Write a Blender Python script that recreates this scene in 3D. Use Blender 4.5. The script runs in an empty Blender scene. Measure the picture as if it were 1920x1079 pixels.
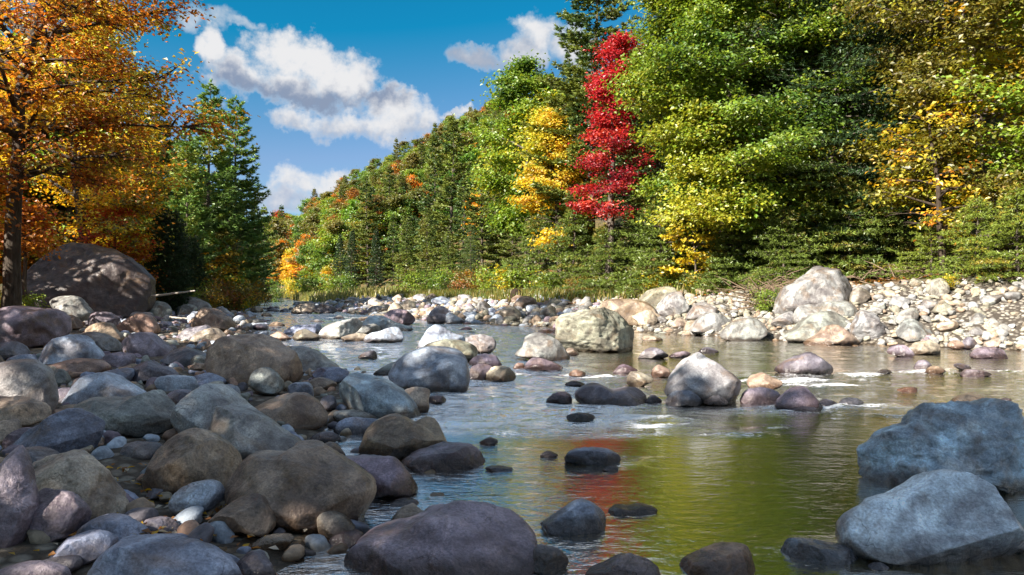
import bpy, math, random
import numpy as np

# ------------------------------------------------------------------ camera, sky, sun, exposure
scene = bpy.context.scene
col = scene.collection
CAM_H, FPX, CX, CY = 1.6, 1400.0, 960.0, 540.0
cam_data = bpy.data.cameras.new('camera')
cam_data.sensor_width = 36.0
cam_data.lens = 36.0 * FPX / 1920.0
cam_data.clip_end = 6000.0
cam = bpy.data.objects.new('camera', cam_data)
cam.location = (0, 0, CAM_H)
cam.rotation_euler = (math.radians(90), 0, 0)
col.objects.link(cam)
scene.camera = cam

SUN_AZ, SUN_EL = math.radians(130), math.radians(34)      # azimuth measured from +Y towards -X
SUN_DIR = np.array([-math.sin(SUN_AZ) * math.cos(SUN_EL), math.cos(SUN_AZ) * math.cos(SUN_EL), math.sin(SUN_EL)])
sun_data = bpy.data.lights.new('sun', 'SUN')
sun_data.energy = 4.7
sun_data.angle = math.radians(0.53)
sun_data.color = (1.0, 0.92, 0.80)
sun = bpy.data.objects.new('sun', sun_data)
from mathutils import Vector
sun.rotation_euler = Vector((-SUN_DIR[0], -SUN_DIR[1], -SUN_DIR[2])).to_track_quat('-Z', 'Y').to_euler()
sun.location = (-60, -30, 60)
col.objects.link(sun)

scene.view_settings.view_transform = 'Standard'
scene.view_settings.look = 'None'
scene.view_settings.exposure = 1.8
scene.view_settings.gamma = 1.0
scene.cycles.max_bounces = 5
scene.cycles.diffuse_bounces = 3
scene.cycles.glossy_bounces = 3
scene.cycles.transmission_bounces = 2
scene.cycles.transparent_max_bounces = 6
scene.cycles.caustics_reflective = False
scene.cycles.caustics_refractive = False
scene.cycles.use_denoising = True
scene.cycles.sample_clamp_indirect = 6.0

world = bpy.data.worlds.new('World')
scene.world = world
world.use_nodes = True


class G:
    """small node-graph helper"""
    def __init__(self, tree):
        self.t = tree; self.n = tree.nodes; self.l = tree.links
        self.n.clear()
    def add(self, kind, **kw):
        nd = self.n.new(kind)
        for k, v in kw.items():
            setattr(nd, k, v)
        return nd
    def put(self, sock, v):
        if v is None: return
        if hasattr(v, 'is_output'): self.l.new(v, sock)
        else:
            if isinstance(v, tuple) and len(v) == 3 and sock.type == 'RGBA': v = v + (1.0,)
            sock.default_value = v
    def m(self, op, a, b=None, c=None, clamp=False):
        nd = self.add('ShaderNodeMath', operation=op, use_clamp=clamp)
        self.put(nd.inputs[0], a); self.put(nd.inputs[1], b)
        if c is not None: self.put(nd.inputs[2], c)
        return nd.outputs[0]
    def v(self, op, a, b=None, out=0):
        nd = self.add('ShaderNodeVectorMath', operation=op)
        self.put(nd.inputs[0], a)
        if b is not None: self.put(nd.inputs[1], b)
        return nd.outputs['Value'] if out == 'v' else nd.outputs[0]
    def noise(self, vec, scale, detail=4, rough=0.5, out=0, dist=0.0):
        nd = self.add('ShaderNodeTexNoise')
        self.put(nd.inputs['Vector'], vec)
        nd.inputs['Scale'].default_value = scale; nd.inputs['Detail'].default_value = detail
        nd.inputs['Roughness'].default_value = rough; nd.inputs['Distortion'].default_value = dist
        return nd.outputs[out]
    def ramp(self, fac, stops, interp='LINEAR'):
        nd = self.add('ShaderNodeValToRGB'); r = nd.color_ramp; r.interpolation = interp
        while len(r.elements) < len(stops): r.elements.new(0.5)
        for e, (p, c) in zip(r.elements, stops):
            e.position = p; e.color = tuple(c) + ((1.0,) if len(c) == 3 else ())
        self.put(nd.inputs[0], fac)
        return nd.outputs[0]
    def mix(self, fac, a, b, mode='MIX'):
        nd = self.add('ShaderNodeMix', data_type='RGBA', blend_type=mode)
        self.put(nd.inputs['Factor'], fac)
        self.put(nd.inputs[6], a); self.put(nd.inputs[7], b)
        return nd.outputs[2]
    def step(self, x, lo, hi, smooth=True):
        nd = self.add('ShaderNodeMapRange', interpolation_type='SMOOTHSTEP' if smooth else 'LINEAR')
        self.put(nd.inputs[0], x); self.put(nd.inputs[1], lo); self.put(nd.inputs[2], hi)
        return nd.outputs[0]
    def xyz(self, x, y, z):
        nd = self.add('ShaderNodeCombineXYZ')
        self.put(nd.inputs[0], x); self.put(nd.inputs[1], y); self.put(nd.inputs[2], z)
        return nd.outputs[0]


def build_world():
    g = G(world.node_tree)
    sky = g.add('ShaderNodeTexSky', sky_type='NISHITA')
    sky.sun_disc = False
    sky.sun_elevation = SUN_EL
    sky.sun_rotation = -SUN_AZ
    sky.altitude = 300
    sky.air_density = 1.0; sky.dust_density = 0.4; sky.ozone_density = 2.0
    tc = g.add('ShaderNodeTexCoord').outputs['Generated']
    nrm = g.v('NORMALIZE', tc)
    sep = g.add('ShaderNodeSeparateXYZ'); g.put(sep.inputs[0], nrm)
    az = g.m('ARCTAN2', sep.outputs[0], sep.outputs[1])
    el = g.m('ARCSINE', sep.outputs[2])
    blue = g.v('MAXIMUM', g.v('MULTIPLY', g.v('SUBTRACT', sky.outputs[0], (1.42, 0.0, 0.0)), (0.8, 0.415, 0.50)), (0.03, 0.0, 0.0))     # deep polarised blue
    bs = g.add('ShaderNodeSeparateXYZ'); g.put(bs.inputs[0], blue)
    blue = g.xyz(g.m('MINIMUM', bs.outputs[0], g.m('MULTIPLY', bs.outputs[1], 0.56)), bs.outputs[1], g.m('MAXIMUM', bs.outputs[2], g.m('MULTIPLY', bs.outputs[1], 1.25)))
    p0 = g.xyz(az, el, 0.0)
    # cauliflower warp shared by every cloud
    w1 = g.v('SUBTRACT', g.noise(nrm, 13.0, 2.0, 0.5, out=1), (0.5, 0.5, 0.5))
    w2 = g.v('SUBTRACT', g.noise(nrm, 42.0, 5.0, 0.58, out=1), (0.5, 0.5, 0.5))
    warp = g.v('ADD', g.v('MULTIPLY', w1, (0.080, 0.055, 0)), g.v('MULTIPLY', w2, (0.050, 0.044, 0)))
    p = g.v('ADD', p0, warp)
    fine = g.noise(nrm, 75.0, 5.0, 0.62)
    colr = blue
    def px(u, v_):
        a = (u - CX) / FPX; return math.atan(a), math.atan((CY - v_) / FPX / math.sqrt(1 + a * a))
    sepp = g.add('ShaderNodeSeparateXYZ'); g.put(sepp.inputs[0], p)
    fz = g.m('MULTIPLY_ADD', fine, 0.9, -0.47)
    def field(blobs):
        acc = None
        for (u, v_, ru, rv) in blobs:
            a, e = px(u, v_); k = math.cos(a); ka, ke = FPX / ru / k, FPX / rv / k
            nd = g.add('ShaderNodeVectorMath', operation='MULTIPLY_ADD')
            g.l.new(p, nd.inputs[0]); nd.inputs[1].default_value = (ka, ke, 0); nd.inputs[2].default_value = (-a * ka, -e * ke, 0)
            f = g.v('DOT_PRODUCT', nd.outputs[0], nd.outputs[0], out='v')
            acc = f if acc is None else g.m('SMOOTH_MIN', acc, f, 0.35)
        return g.m('SUBTRACT', 1.0, acc)
    def cloud(colr, blobs, top, base, dark, soft=0.4, alpha=1.0, ridge=1.0):
        """top, base: pixel rows where the shaded underside begins and is complete"""
        D = g.m('ADD', field(blobs), fz)
        a = g.m('MULTIPLY', g.step(D, 0.05, soft + 0.25), alpha) if alpha < 1 else g.step(D, 0.05, soft + 0.25)
        u0 = blobs[0][0]
        hgt = g.m('ADD', sepp.outputs[1], g.m('MULTIPLY', relief, 0.085 * ridge))
        sh = g.m('MULTIPLY', g.step(hgt, px(u0, top)[1], px(u0, base)[1]), g.step(D, 0.15, 0.8))
        c = g.mix(sh, (3.15, 3.15, 3.2), dark)
        return g.mix(a, colr, c)
    relief = g.m('SUBTRACT', g.noise(g.v('ADD', nrm, (0.012, 0.0, -0.02)), 30.0, 4.0, 0.55), 0.5)
    # generic cumulus added outside the view, brighter than those in it, to lift shade
    gv = g.xyz(g.m('MULTIPLY', g.m('COSINE', az), 2.2), g.m('MULTIPLY', g.m('SINE', az), 2.2), g.m('MULTIPLY', el, 4.0))
    gn = g.noise(gv, 1.55, 7.0, 0.52)
    inview = g.m('MULTIPLY', g.step(g.m('ABSOLUTE', az), 0.75, 0.5), g.step(el, 0.52, 0.40))
    gd = g.m('SUBTRACT', g.step(gn, 0.50, 0.60), g.m('MULTIPLY', inview, 1.0))
    gd = g.m('MAXIMUM', gd, 0.0)
    gc = g.mix(g.step(gn, 0.60, 0.74), (4.9, 5.0, 5.3), (3.2, 3.5, 4.2))
    colr = g.mix(g.m('MULTIPLY', gd, 0.95), colr, gc)
    # wisps top left
    colr = cloud(colr, [(345, 42, 52, 28), (410, 48, 56, 28), (460, 64, 30, 16)], 60, 110, (2.4, 2.5, 2.7), soft=1.2, alpha=0.7)
    # main upper cloud
    colr = cloud(colr, [(388, 98, 42, 40), (430, 145, 80, 46), (535, 110, 80, 48), (590, 108, 62, 44), (640, 145, 70, 58), (560, 168, 130, 40), (715, 178, 60, 28)],
                 112, 168, (1.0, 1.25, 1.75), soft=0.65)
    # lower bank of cloud
    colr = cloud(colr, [(565, 226, 58, 32), (650, 230, 80, 38), (740, 218, 86, 50), (800, 224, 44, 36), (880, 222, 54, 15)], 200, 262, (1.7, 1.9, 2.3), soft=0.75)
    # low cloud over the far trees
    colr = cloud(colr, [(548, 338, 48, 40), (610, 345, 62, 32), (530, 378, 76, 38), (620, 390, 100, 34)], 318, 400, (1.5, 1.8, 2.4), soft=0.8)
    # cloud beside the right-hand pine
    colr = cloud(colr, [(905, 112, 56, 28), (1000, 66, 48, 42), (980, 98, 50, 38), (1070, 92, 70, 48)], 55, 130, (1.5, 1.7, 2.1), soft=0.8)
    bg = g.add('ShaderNodeBackground')
    g.put(bg.inputs[0], colr)
    bg.inputs[1].default_value = 0.077
    out = g.add('ShaderNodeOutputWorld')
    g.l.new(bg.outputs[0], out.inputs[0])
    world.cycles.sampling_method = 'NONE'
build_world()

# ------------------------------------------------------------------ helpers
def tag(o, label=None, cat=None, group=None, kind=None):
    if label: o['label'] = label
    if cat: o['category'] = cat
    if group: o['group'] = group
    if kind: o['kind'] = kind
    return o

def mesh_data(name, V, F, mat=None, smooth=True, colours=None):
    V = np.asarray(V, dtype=np.float32); F = np.asarray(F, dtype=np.int32)
    me = bpy.data.meshes.new(name)
    n, k = F.shape
    me.vertices.add(len(V)); me.vertices.foreach_set('co', V.ravel())
    me.loops.add(n * k); me.loops.foreach_set('vertex_index', F.ravel())
    me.polygons.add(n); me.polygons.foreach_set('loop_start', np.arange(0, n * k, k, dtype=np.int32))
    me.polygons.foreach_set('use_smooth', np.full(n, smooth, dtype=bool))
    if colours is not None:
        for nm, arr in colours.items():
            arr = np.asarray(arr, dtype=np.float32)
            if arr.ndim == 1:
                at = me.attributes.new(nm, 'FLOAT', 'POINT'); at.data.foreach_set('value', arr)
            else:
                at = me.attributes.new(nm, 'FLOAT_COLOR', 'POINT')
                at.data.foreach_set('color', np.concatenate([arr, np.ones((len(arr), 1), np.float32)], 1).ravel())
    me.update(calc_edges=True)
    if mat: me.materials.append(mat)
    return me

def link(name, me, parent=None, loc=None):
    o = bpy.data.objects.new(name, me)
    col.objects.link(o)
    if parent: o.parent = parent
    if loc is not None: o.location = loc
    return o

def hash3(ix, iy, iz, seed):
    h = (ix * 374761393 + iy * 668265263 + iz * 2147483647 + seed * 974634777) & 0xFFFFFFFF
    h = ((h ^ (h >> 13)) * 1274126177) & 0xFFFFFFFF
    h = ((h ^ (h >> 16)) * 2246822519) & 0xFFFFFFFF
    return ((h ^ (h >> 15)) & 0xFFFFFF) / float(0xFFFFFF)

def vnoise(P, seed=0):
    """value noise in -1..1, P (N,3)"""
    P = np.asarray(P, dtype=np.float64)
    i = np.floor(P).astype(np.int64); f = P - i
    f = f * f * f * (f * (f * 6 - 15) + 10)
    r = 0
    for dx in (0, 1):
        wx = f[:, 0] if dx else 1 - f[:, 0]
        for dy in (0, 1):
            wy = f[:, 1] if dy else 1 - f[:, 1]
            for dz in (0, 1):
                wz = f[:, 2] if dz else 1 - f[:, 2]
                r = r + wx * wy * wz * hash3(i[:, 0] + dx, i[:, 1] + dy, i[:, 2] + dz, seed)
    return r * 2 - 1

def fbm(P, seed=0, octaves=4, gain=0.5):
    a, s, r = 1.0, 1.0, 0
    for k in range(octaves):
        r = r + a * vnoise(P * s + 17.3 * k, seed + k); a *= gain; s *= 2.03
    return r

# ------------------------------------------------------------------ the lie of the land
LY = np.array([-60, -10, 0, 4.5, 6.5, 7.6, 10, 13, 15, 22, 30, 37, 56, 100, 160, 260, 600.])
LX = np.array([-8, -2.5, -1.3, -0.75, -0.75, -1.5, -1.4, -2.6, -3.4, -6.7, -10, -13, -20.5, -41, -70, -128, -330.])
RY = np.array([-60, -10, 0, 17, 19, 20.7, 22.4, 26, 30, 34, 45, 55, 75, 110, 170, 260, 600.])
RX = np.array([26, 18, 15, 13.4, 12.4, 9.8, 7.9, 4.8, 1.6, -2.8, -9.0, -14.0, -21, -34, -62, -112, -310.])

def sm(x, a, b):
    t = np.clip((x - a) / (b - a), 0, 1); return t * t * (3 - 2 * t)

def ground_z(x, y):
    x = np.asarray(x, float); y = np.asarray(y, float)
    lw = np.interp(y, LY, LX); rw = np.interp(y, RY, RX)
    sl = (lw - x) * 0.93; sr = (x - rw) * 0.90
    inside = np.minimum(x - lw, rw - x)
    bed = -0.10 - 0.34 * sm(inside, 0, 2.0) - 0.12 * sm(inside, 2, 5)
    left = -0.10 + 0.12 * sm(sl, 0, 0.8) + 0.052 * np.clip(sl, 0, 12) + 0.10 * np.clip(sl - 12, 0, 14) + 0.05 * np.clip(sl - 26, 0, 200)
    rise = np.interp(y, [0, 18, 24, 34, 50, 90, 200], [0.30, 0.34, 0.30, 0.15, 0.12, 0.10, 0.08])
    right = -0.10 + 0.12 * sm(sr, 0, 0.7) + rise * np.clip(sr, 0, 6.2) + 0.07 * np.clip(sr - 6.2, 0, 8) + (0.48 + 0.15 * sm(y, 85, 150)) * np.clip(sr - 11 + 5 * sm(y, 85, 150), 0, 85)
    z = np.where(sl > 0, left, np.where(sr > 0, right, bed))
    far = sm(y, 330, 520)
    return z * (1 - 0.4 * far)

def ray_ground(px, py, dmax=140.0):
    d = np.arange(2.5, dmax, 0.02)
    x = (px - CX) / FPX * d; z = CAM_H - (py - CY) / FPX * d
    hit = np.maximum(ground_z(x, d), 0.0) >= z
    return float(d[np.argmax(hit)]) if hit.any() else dmax

def base_at(px, d):
    x = (px - CX) / FPX * d
    return np.array([x, d, float(ground_z(x, d))])

# ------------------------------------------------------------------ materials
def new_mat(name):
    m = bpy.data.materials.new(name); m.use_nodes = True
    return m, G(m.node_tree)

def finish(g, shader):
    out = g.add('ShaderNodeOutputMaterial'); g.l.new(shader, out.inputs[0])

def principled(g, color, rough=0.8, normal=None, spec=0.4):
    b = g.add('ShaderNodeBsdfPrincipled')
    g.put(b.inputs['Base Color'], color); g.put(b.inputs['Roughness'], rough)
    b.inputs['Specular IOR Level'].default_value = spec
    if normal is not None: g.l.new(normal, b.inputs['Normal'])
    return b.outputs[0]

def bump(g, h, strength, dist, normal=None):
    b = g.add('ShaderNodeBump'); b.inputs['Strength'].default_value = strength; b.inputs['Distance'].default_value = dist
    g.put(b.inputs['Height'], h)
    if normal is not None: g.l.new(normal, b.inputs['Normal'])
    return b.outputs[0]

def mat_rock():
    m, g = new_mat('river_rock')
    oi = g.add('ShaderNodeObjectInfo')
    pos = g.add('ShaderNodeNewGeometry').outputs['Position']
    off = g.v('MULTIPLY', g.xyz(oi.outputs['Random'], oi.outputs['Random'], oi.outputs['Random']), (37.0, 51.0, 23.0))
    p = g.v('ADD', pos, off)
    big = g.noise(p, 1.5, 4, 0.62, dist=0.9)
    mid = g.noise(p, 6.0, 6, 0.66, dist=0.3)
    grain = g.noise(p, 60.0, 3, 0.7)
    base = oi.outputs['Color']
    c = g.mix(g.step(big, 0.38, 0.64), g.mix(1.0, base, (0.55, 0.50, 0.50), 'MULTIPLY'), g.mix(1.0, base, (1.32, 1.32, 1.32), 'MULTIPLY'))
    # weathered pale, iron-brown and blackish patches with shapes of their own
    c = g.mix(g.m('MULTIPLY', g.step(g.noise(p, 2.3, 5, 0.68, dist=1.4), 0.54, 0.66), 0.75), c, g.mix(1.0, c, (1.75, 1.75, 1.68), 'MULTIPLY'))
    c = g.mix(g.m('MULTIPLY', g.step(g.noise(g.v('ADD', p, (9.1, 3.3, 5.7)), 1.8, 4, 0.62, dist=1.0), 0.52, 0.66), 0.80), c, g.mix(0.55, c, (0.19, 0.115, 0.055)))
    c = g.mix(g.m('MULTIPLY', g.step(g.noise(g.v('ADD', p, (4.1, 13.3, 2.7)), 3.4, 5, 0.7, dist=1.0), 0.58, 0.68), 0.65), c, g.mix(1.0, c, (0.36, 0.36, 0.40), 'MULTIPLY'))
    c = g.mix(g.step(mid, 0.34, 0.68), g.mix(1.0, c, (0.70, 0.69, 0.70), 'MULTIPLY'), g.mix(1.0, c, (1.18, 1.18, 1.17), 'MULTIPLY'))
    c = g.mix(g.step(grain, 0.3, 0.72), g.mix(1.0, c, (0.70, 0.70, 0.70), 'MULTIPLY'), g.mix(1.0, c, (1.25, 1.25, 1.25), 'MULTIPLY'))
    # thin cracks
    vein = g.noise(p, 2.2, 3, 0.55, dist=2.4)
    vm = g.m('MULTIPLY', g.step(g.m('ABSOLUTE', g.m('SUBTRACT', vein, 0.5)), 0.010, 0.003), g.step(big, 0.54, 0.62))
    c = g.mix(g.m('MULTIPLY', vm, 0.35), c, (0.05, 0.045, 0.045))
    # wet, algae-dark band left by the water
    sp = g.add('ShaderNodeSeparateXYZ'); g.put(sp.inputs[0], pos)
    lvl = g.m('ADD', sp.outputs[2], g.m('MULTIPLY_ADD', g.noise(p, 3.0, 3, 0.6), -0.20, 0.05))
    wet = g.step(lvl, 0.10, 0.0)
    c = g.mix(wet, c, g.mix(1.0, c, (0.30, 0.25, 0.22), 'MULTIPLY'))
    rough = g.m('ADD', g.m('MULTIPLY_ADD', wet, -0.24, 0.31), g.m('MULTIPLY', mid, 0.20))
    h = g.m('ADD', g.m('MULTIPLY', mid, 1.0), g.m('MULTIPLY', grain, 0.20))
    h = g.m('SUBTRACT', h, g.m('MULTIPLY', vm, 0.30))
    h = g.m('ADD', h, g.m('MULTIPLY', big, 0.9))
    finish(g, principled(g, c, rough, bump(g, h, 0.65, 0.05), 0.5))
    return m
M_ROCK = mat_rock()

def mat_leaf(name, trans=0.42):
    m, g = new_mat(name)
    at = g.add('ShaderNodeAttribute', attribute_name='col')
    oi = g.add('ShaderNodeObjectInfo')
    c = g.mix(1.0, at.outputs['Color'], oi.outputs['Color'], 'MULTIPLY')
    d = g.add('ShaderNodeBsdfDiffuse'); g.put(d.inputs[0], c)
    t = g.add('ShaderNodeBsdfTranslucent'); g.put(t.inputs[0], g.mix(1.0, c, (1.25, 1.1, 0.7), 'MULTIPLY'))
    gl = g.add('ShaderNodeBsdfGlossy'); gl.inputs[0].default_value = (1, 1, 1, 1); gl.inputs[1].default_value = 0.45
    mx = g.add('ShaderNodeMixShader'); mx.inputs[0].default_value = trans
    g.l.new(d.outputs[0], mx.inputs[1]); g.l.new(t.outputs[0], mx.inputs[2])
    m2 = g.add('ShaderNodeMixShader'); m2.inputs[0].default_value = 0.035
    g.l.new(mx.outputs[0], m2.inputs[1]); g.l.new(gl.outputs[0], m2.inputs[2])
    finish(g, m2.outputs[0])
    return m
M_LEAF = mat_leaf('broad_leaf', 0.5)
M_NEEDLE = mat_leaf('needle', 0.22)

def mat_bark():
    m, g = new_mat('bark')
    tc = g.add('ShaderNodeTexCoord').outputs['Object']
    oi = g.add('ShaderNodeObjectInfo')
    s = g.v('MULTIPLY', tc, (1, 1, 0.22))
    n = g.noise(s, 14.0, 5, 0.6, dist=0.5)
    c = g.ramp(n, [(0.25, (0.030, 0.024, 0.019)), (0.55, (0.105, 0.085, 0.068)), (0.8, (0.20, 0.18, 0.155))])
    c = g.mix(1.0, c, oi.outputs['Color'], 'MULTIPLY')
    finish(g, principled(g, c, 0.9, bump(g, n, 0.8, 0.04), 0.2))
    return m
M_BARK = mat_bark()

def mat_ground():
    m, g = new_mat('ground_soil_gravel')
    pos = g.add('ShaderNodeNewGeometry').outputs['Position']
    z = g.add('ShaderNodeAttribute', attribute_name='zone'); zc = z.outputs['Color']
    sp = g.add('ShaderNodeSeparateColor'); g.put(sp.inputs[0], zc)
    bed, gravel, forest = sp.outputs[0], sp.outputs[1], sp.outputs[2]
    n1 = g.noise(pos, 1.3, 5, 0.6); n2 = g.noise(pos, 22.0, 4, 0.65)
    vo = g.add('ShaderNodeTexVoronoi'); g.put(vo.inputs['Vector'], pos); vo.inputs['Scale'].default_value = 9.0
    vs = g.add('ShaderNodeSeparateColor'); g.put(vs.inputs[0], vo.outputs['Color'])
    soil = g.ramp(n2, [(0.25, (0.045, 0.033, 0.024)), (0.6, (0.12, 0.095, 0.07)), (0.85, (0.20, 0.17, 0.13))])
    grav = g.mix(g.step(vo.outputs['Distance'], 0.25, 0.6), g.ramp(vs.outputs[0], [(0, (0.12, 0.105, 0.09)), (0.5, (0.24, 0.215, 0.18)), (1, (0.40, 0.37, 0.31))]), (0.055, 0.045, 0.036))
    bedc = g.mix(g.step(vo.outputs['Distance'], 0.25, 0.55), g.ramp(vs.outputs[1], [(0, (0.10, 0.065, 0.025)), (0.5, (0.24, 0.16, 0.055)), (1, (0.36, 0.26, 0.11))]), (0.05, 0.035, 0.014))
    lit = g.mix(g.step(n1, 0.4, 0.62), g.ramp(n2, [(0.3, (0.05, 0.034, 0.018)), (0.6, (0.16, 0.09, 0.035)), (0.85, (0.27, 0.16, 0.05))]),
                g.ramp(n2, [(0.3, (0.025, 0.035, 0.012)), (0.7, (0.075, 0.10, 0.028))]))
    c = g.mix(gravel, soil, grav)
    c = g.mix(forest, c, lit)
    c = g.mix(bed, c, bedc)
    h = g.m('ADD', g.m('MULTIPLY', g.step(vo.outputs['Distance'], 0.55, 0.0), 0.7), n2)
    spz = g.add('ShaderNodeSeparateXYZ'); g.put(spz.inputs[0], pos)
    wet = g.step(spz.outputs[2], 0.11, 0.01)
    c = g.mix(wet, c, g.mix(1.0, c, (0.55, 0.5, 0.45), 'MULTIPLY'))
    finish(g, principled(g, c, g.m('MULTIPLY_ADD', wet, -0.45, 0.92), bump(g, h, 0.7, 0.05), 0.3))
    return m
M_GROUND = mat_ground()

def mat_water():
    m, g = new_mat('river_water')
    pos = g.add('ShaderNodeNewGeometry').outputs['Position']
    at = g.add('ShaderNodeAttribute', attribute_name='flow')
    sp = g.add('ShaderNodeSeparateColor'); g.put(sp.inputs[0], at.outputs['Color'])
    chop, foam, deep = sp.outputs[0], sp.outputs[1], sp.outputs[2]
    st = g.v('MULTIPLY', pos, (1.0, 1.9, 1.0))
    a = g.noise(st, 2.3, 3, 0.55, dist=0.7)
    b = g.noise(g.v('ADD', st, (3.7, 1.9, 0)), 7.5, 4, 0.6, dist=0.5)
    c_ = g.noise(st, 24.0, 3, 0.55, dist=0.4)
    h = g.m('ADD', g.m('MULTIPLY', a, 0.55), g.m('MULTIPLY', b, 0.30))
    h = g.m('ADD', g.m('MULTIPLY', h, g.m('MULTIPLY_ADD', chop, 1.0, 0.012)), g.m('MULTIPLY', c_, g.m('MULTIPLY_ADD', chop, 0.055, 0.004)))
    nb = bump(g, h, 1.0, 0.20)
    fr = g.add('ShaderNodeFresnel'); fr.inputs[0].default_value = 1.33; g.l.new(nb, fr.inputs['Normal'])
    fac = g.m('ADD', g.m('MULTIPLY_ADD', fr.outputs[0], 0.85, 0.55), g.m('MULTIPLY', chop, 0.36), clamp=True)
    tr = g.add('ShaderNodeBsdfTransparent'); g.put(tr.inputs[0], g.mix(deep, (0.84, 0.72, 0.46), (0.52, 0.42, 0.14)))
    df = g.add('ShaderNodeBsdfDiffuse'); g.put(df.inputs[0], (0.105, 0.082, 0.016))
    body = g.add('ShaderNodeMixShader'); g.put(body.inputs[0], g.m('MULTIPLY', deep, 0.45)); g.l.new(tr.outputs[0], body.inputs[1]); g.l.new(df.outputs[0], body.inputs[2])
    gl = g.add('ShaderNodeBsdfGlossy'); gl.inputs[0].default_value = (1, 1, 1, 1); gl.inputs[1].default_value = 0.035; g.l.new(nb, gl.inputs['Normal'])
    wat = g.add('ShaderNodeMixShader'); g.put(wat.inputs[0], fac); g.l.new(body.outputs[0], wat.inputs[1]); g.l.new(gl.outputs[0], wat.inputs[2])
    fn = g.noise(g.v('MULTIPLY', pos, (1.0, 2.4, 1.0)), 9.0, 5, 0.7, dist=1.0)
    fm = g.m('MULTIPLY', g.step(g.m('ADD', fn, g.m('MULTIPLY', foam, 0.42)), 0.70, 0.85), g.step(foam, 0.02, 0.2))
    fd = g.add('ShaderNodeBsdfDiffuse'); g.put(fd.inputs[0], (0.78, 0.80, 0.82)); g.l.new(nb, fd.inputs['Normal'])
    full = g.add('ShaderNodeMixShader'); g.put(full.inputs[0], g.m('MULTIPLY', fm, 0.9)); g.l.new(wat.outputs[0], full.inputs[1]); g.l.new(fd.outputs[0], full.inputs[2])
    finish(g, full.outputs[0])
    return m
M_WATER = mat_water()

# ------------------------------------------------------------------ ground sheet
def spaced(spec):
    out = []
    for a, b, s in spec: out.append(np.arange(a, b, s))
    out.append([spec[-1][1]])
    return np.concatenate(out)

def build_ground():
    xs = spaced([(-2500, -400, 150), (-400, -120, 20), (-120, -40, 3.0), (-40, -12, 0.7), (-12, 16, 0.22), (16, 40, 0.8), (40, 140, 4), (140, 400, 20), (400, 2500, 150)])
    ys = spaced([(-300, -40, 20), (-40, 0, 2.0), (0, 28, 0.22), (28, 60, 0.6), (60, 140, 2.5), (140, 400, 9), (400, 4000, 200)])
    X, Y = np.meshgrid(xs, ys)
    x, y = X.ravel(), Y.ravel()
    z = ground_z(x, y)
    lw = np.interp(y, LY, LX); rw = np.interp(y, RY, RX)
    inside = np.minimum(x - lw, rw - x)
    near = sm(np.abs(x) + np.abs(y - 12), 90, 40)
    P = np.stack([x, y, np.zeros_like(x)], 1)
    z = z + near * (0.05 * fbm(P * 0.9, 3, 3) + 0.018 * vnoise(P * 4.1, 9)) + (1 - near) * 0.8 * fbm(P * 0.05, 5, 3) * sm(-inside, 5, 20)
    bed = sm(inside, -0.5, 0.3) * (z < 0.06)
    sr = x - rw; sl = lw - x
    gravel = np.maximum(sm(sr, -1, 0.5) * sm(sr, 8.0, 5.5), 0.55 * sm(sl, -1, 0.5) * sm(sl, 16, 10))
    forest = np.maximum(sm(sr, 5.5, 8.0), sm(sl, 9, 14))
    zone = np.stack([bed, gravel, forest], 1)
    nx, ny = len(xs), len(ys)
    I = np.arange(nx * ny).reshape(ny, nx)
    F = np.stack([I[:-1, :-1].ravel(), I[:-1, 1:].ravel(), I[1:, 1:].ravel(), I[1:, :-1].ravel()], 1)
    o = link('ground', mesh_data('ground', np.stack([x, y, z], 1), F, M_GROUND, True, {'zone': zone}))
    tag(o, 'stony river banks rising to leaf-littered forest floor', 'ground', kind='structure')
build_ground()

# foam patches: x, y, half-length across, half-length along, amount
FOAM = [(6.2, 13.8, 3.4, 0.28, 0.8), (4.6, 13.1, 1.5, 0.22, 0.9), (8.6, 14.3, 1.6, 0.22, 0.85), (5.4, 12.4, 1.1, 0.18, 0.95), (3.0, 13.3, 0.8, 0.2, 0.7), (1.6, 13.4, 0.9, 0.25, 1.0),
        (-2.4, 14.2, 0.7, 0.5, 1.1), (-2.1, 13.2, 0.4, 0.5, 1.0), (4.4, 9.9, 1.6, 0.22, 0.75), (5.2, 9.2, 1.0, 0.18, 0.7), (3.6, 9.5, 0.9, 0.2, 0.6), (0.2, 13.0, 1.1, 0.3, 0.6),
        (-0.4, 9.6, 0.9, 0.5, 0.45), (0.6, 9.0, 0.8, 0.4, 0.45), (-0.6, 11.5, 0.9, 0.6, 0.4), (-6, 36, 3.5, 0.8, 0.7), (-12, 44, 4, 1.2, 0.9), (-9, 40, 3, 1.0, 0.7), (-16, 52, 4, 1.2, 0.9),
        (1.2, 10.6, 1.2, 0.3, 0.55), (-4.5, 25, 1.4, 0.4, 0.5), (-1.8, 21, 1.1, 0.35, 0.45), (0.9, 6.9, 0.4, 0.15, 0.4), (2.4, 4.55, 0.8, 0.12, 0.35)]

_r = np.random.default_rng(12)
for _ in range(34):
    _y = _r.uniform(8.2, 15.5); _x = np.interp(_y, [8, 10, 15.5], [-1.2, -1.2, -3.2]) + _r.uniform(0, 1) ** 1.4 * 4.6
    FOAM.append((_x, _y, _r.uniform(0.25, 0.8), _r.uniform(0.10, 0.28), _r.uniform(0.5, 0.95)))

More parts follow.
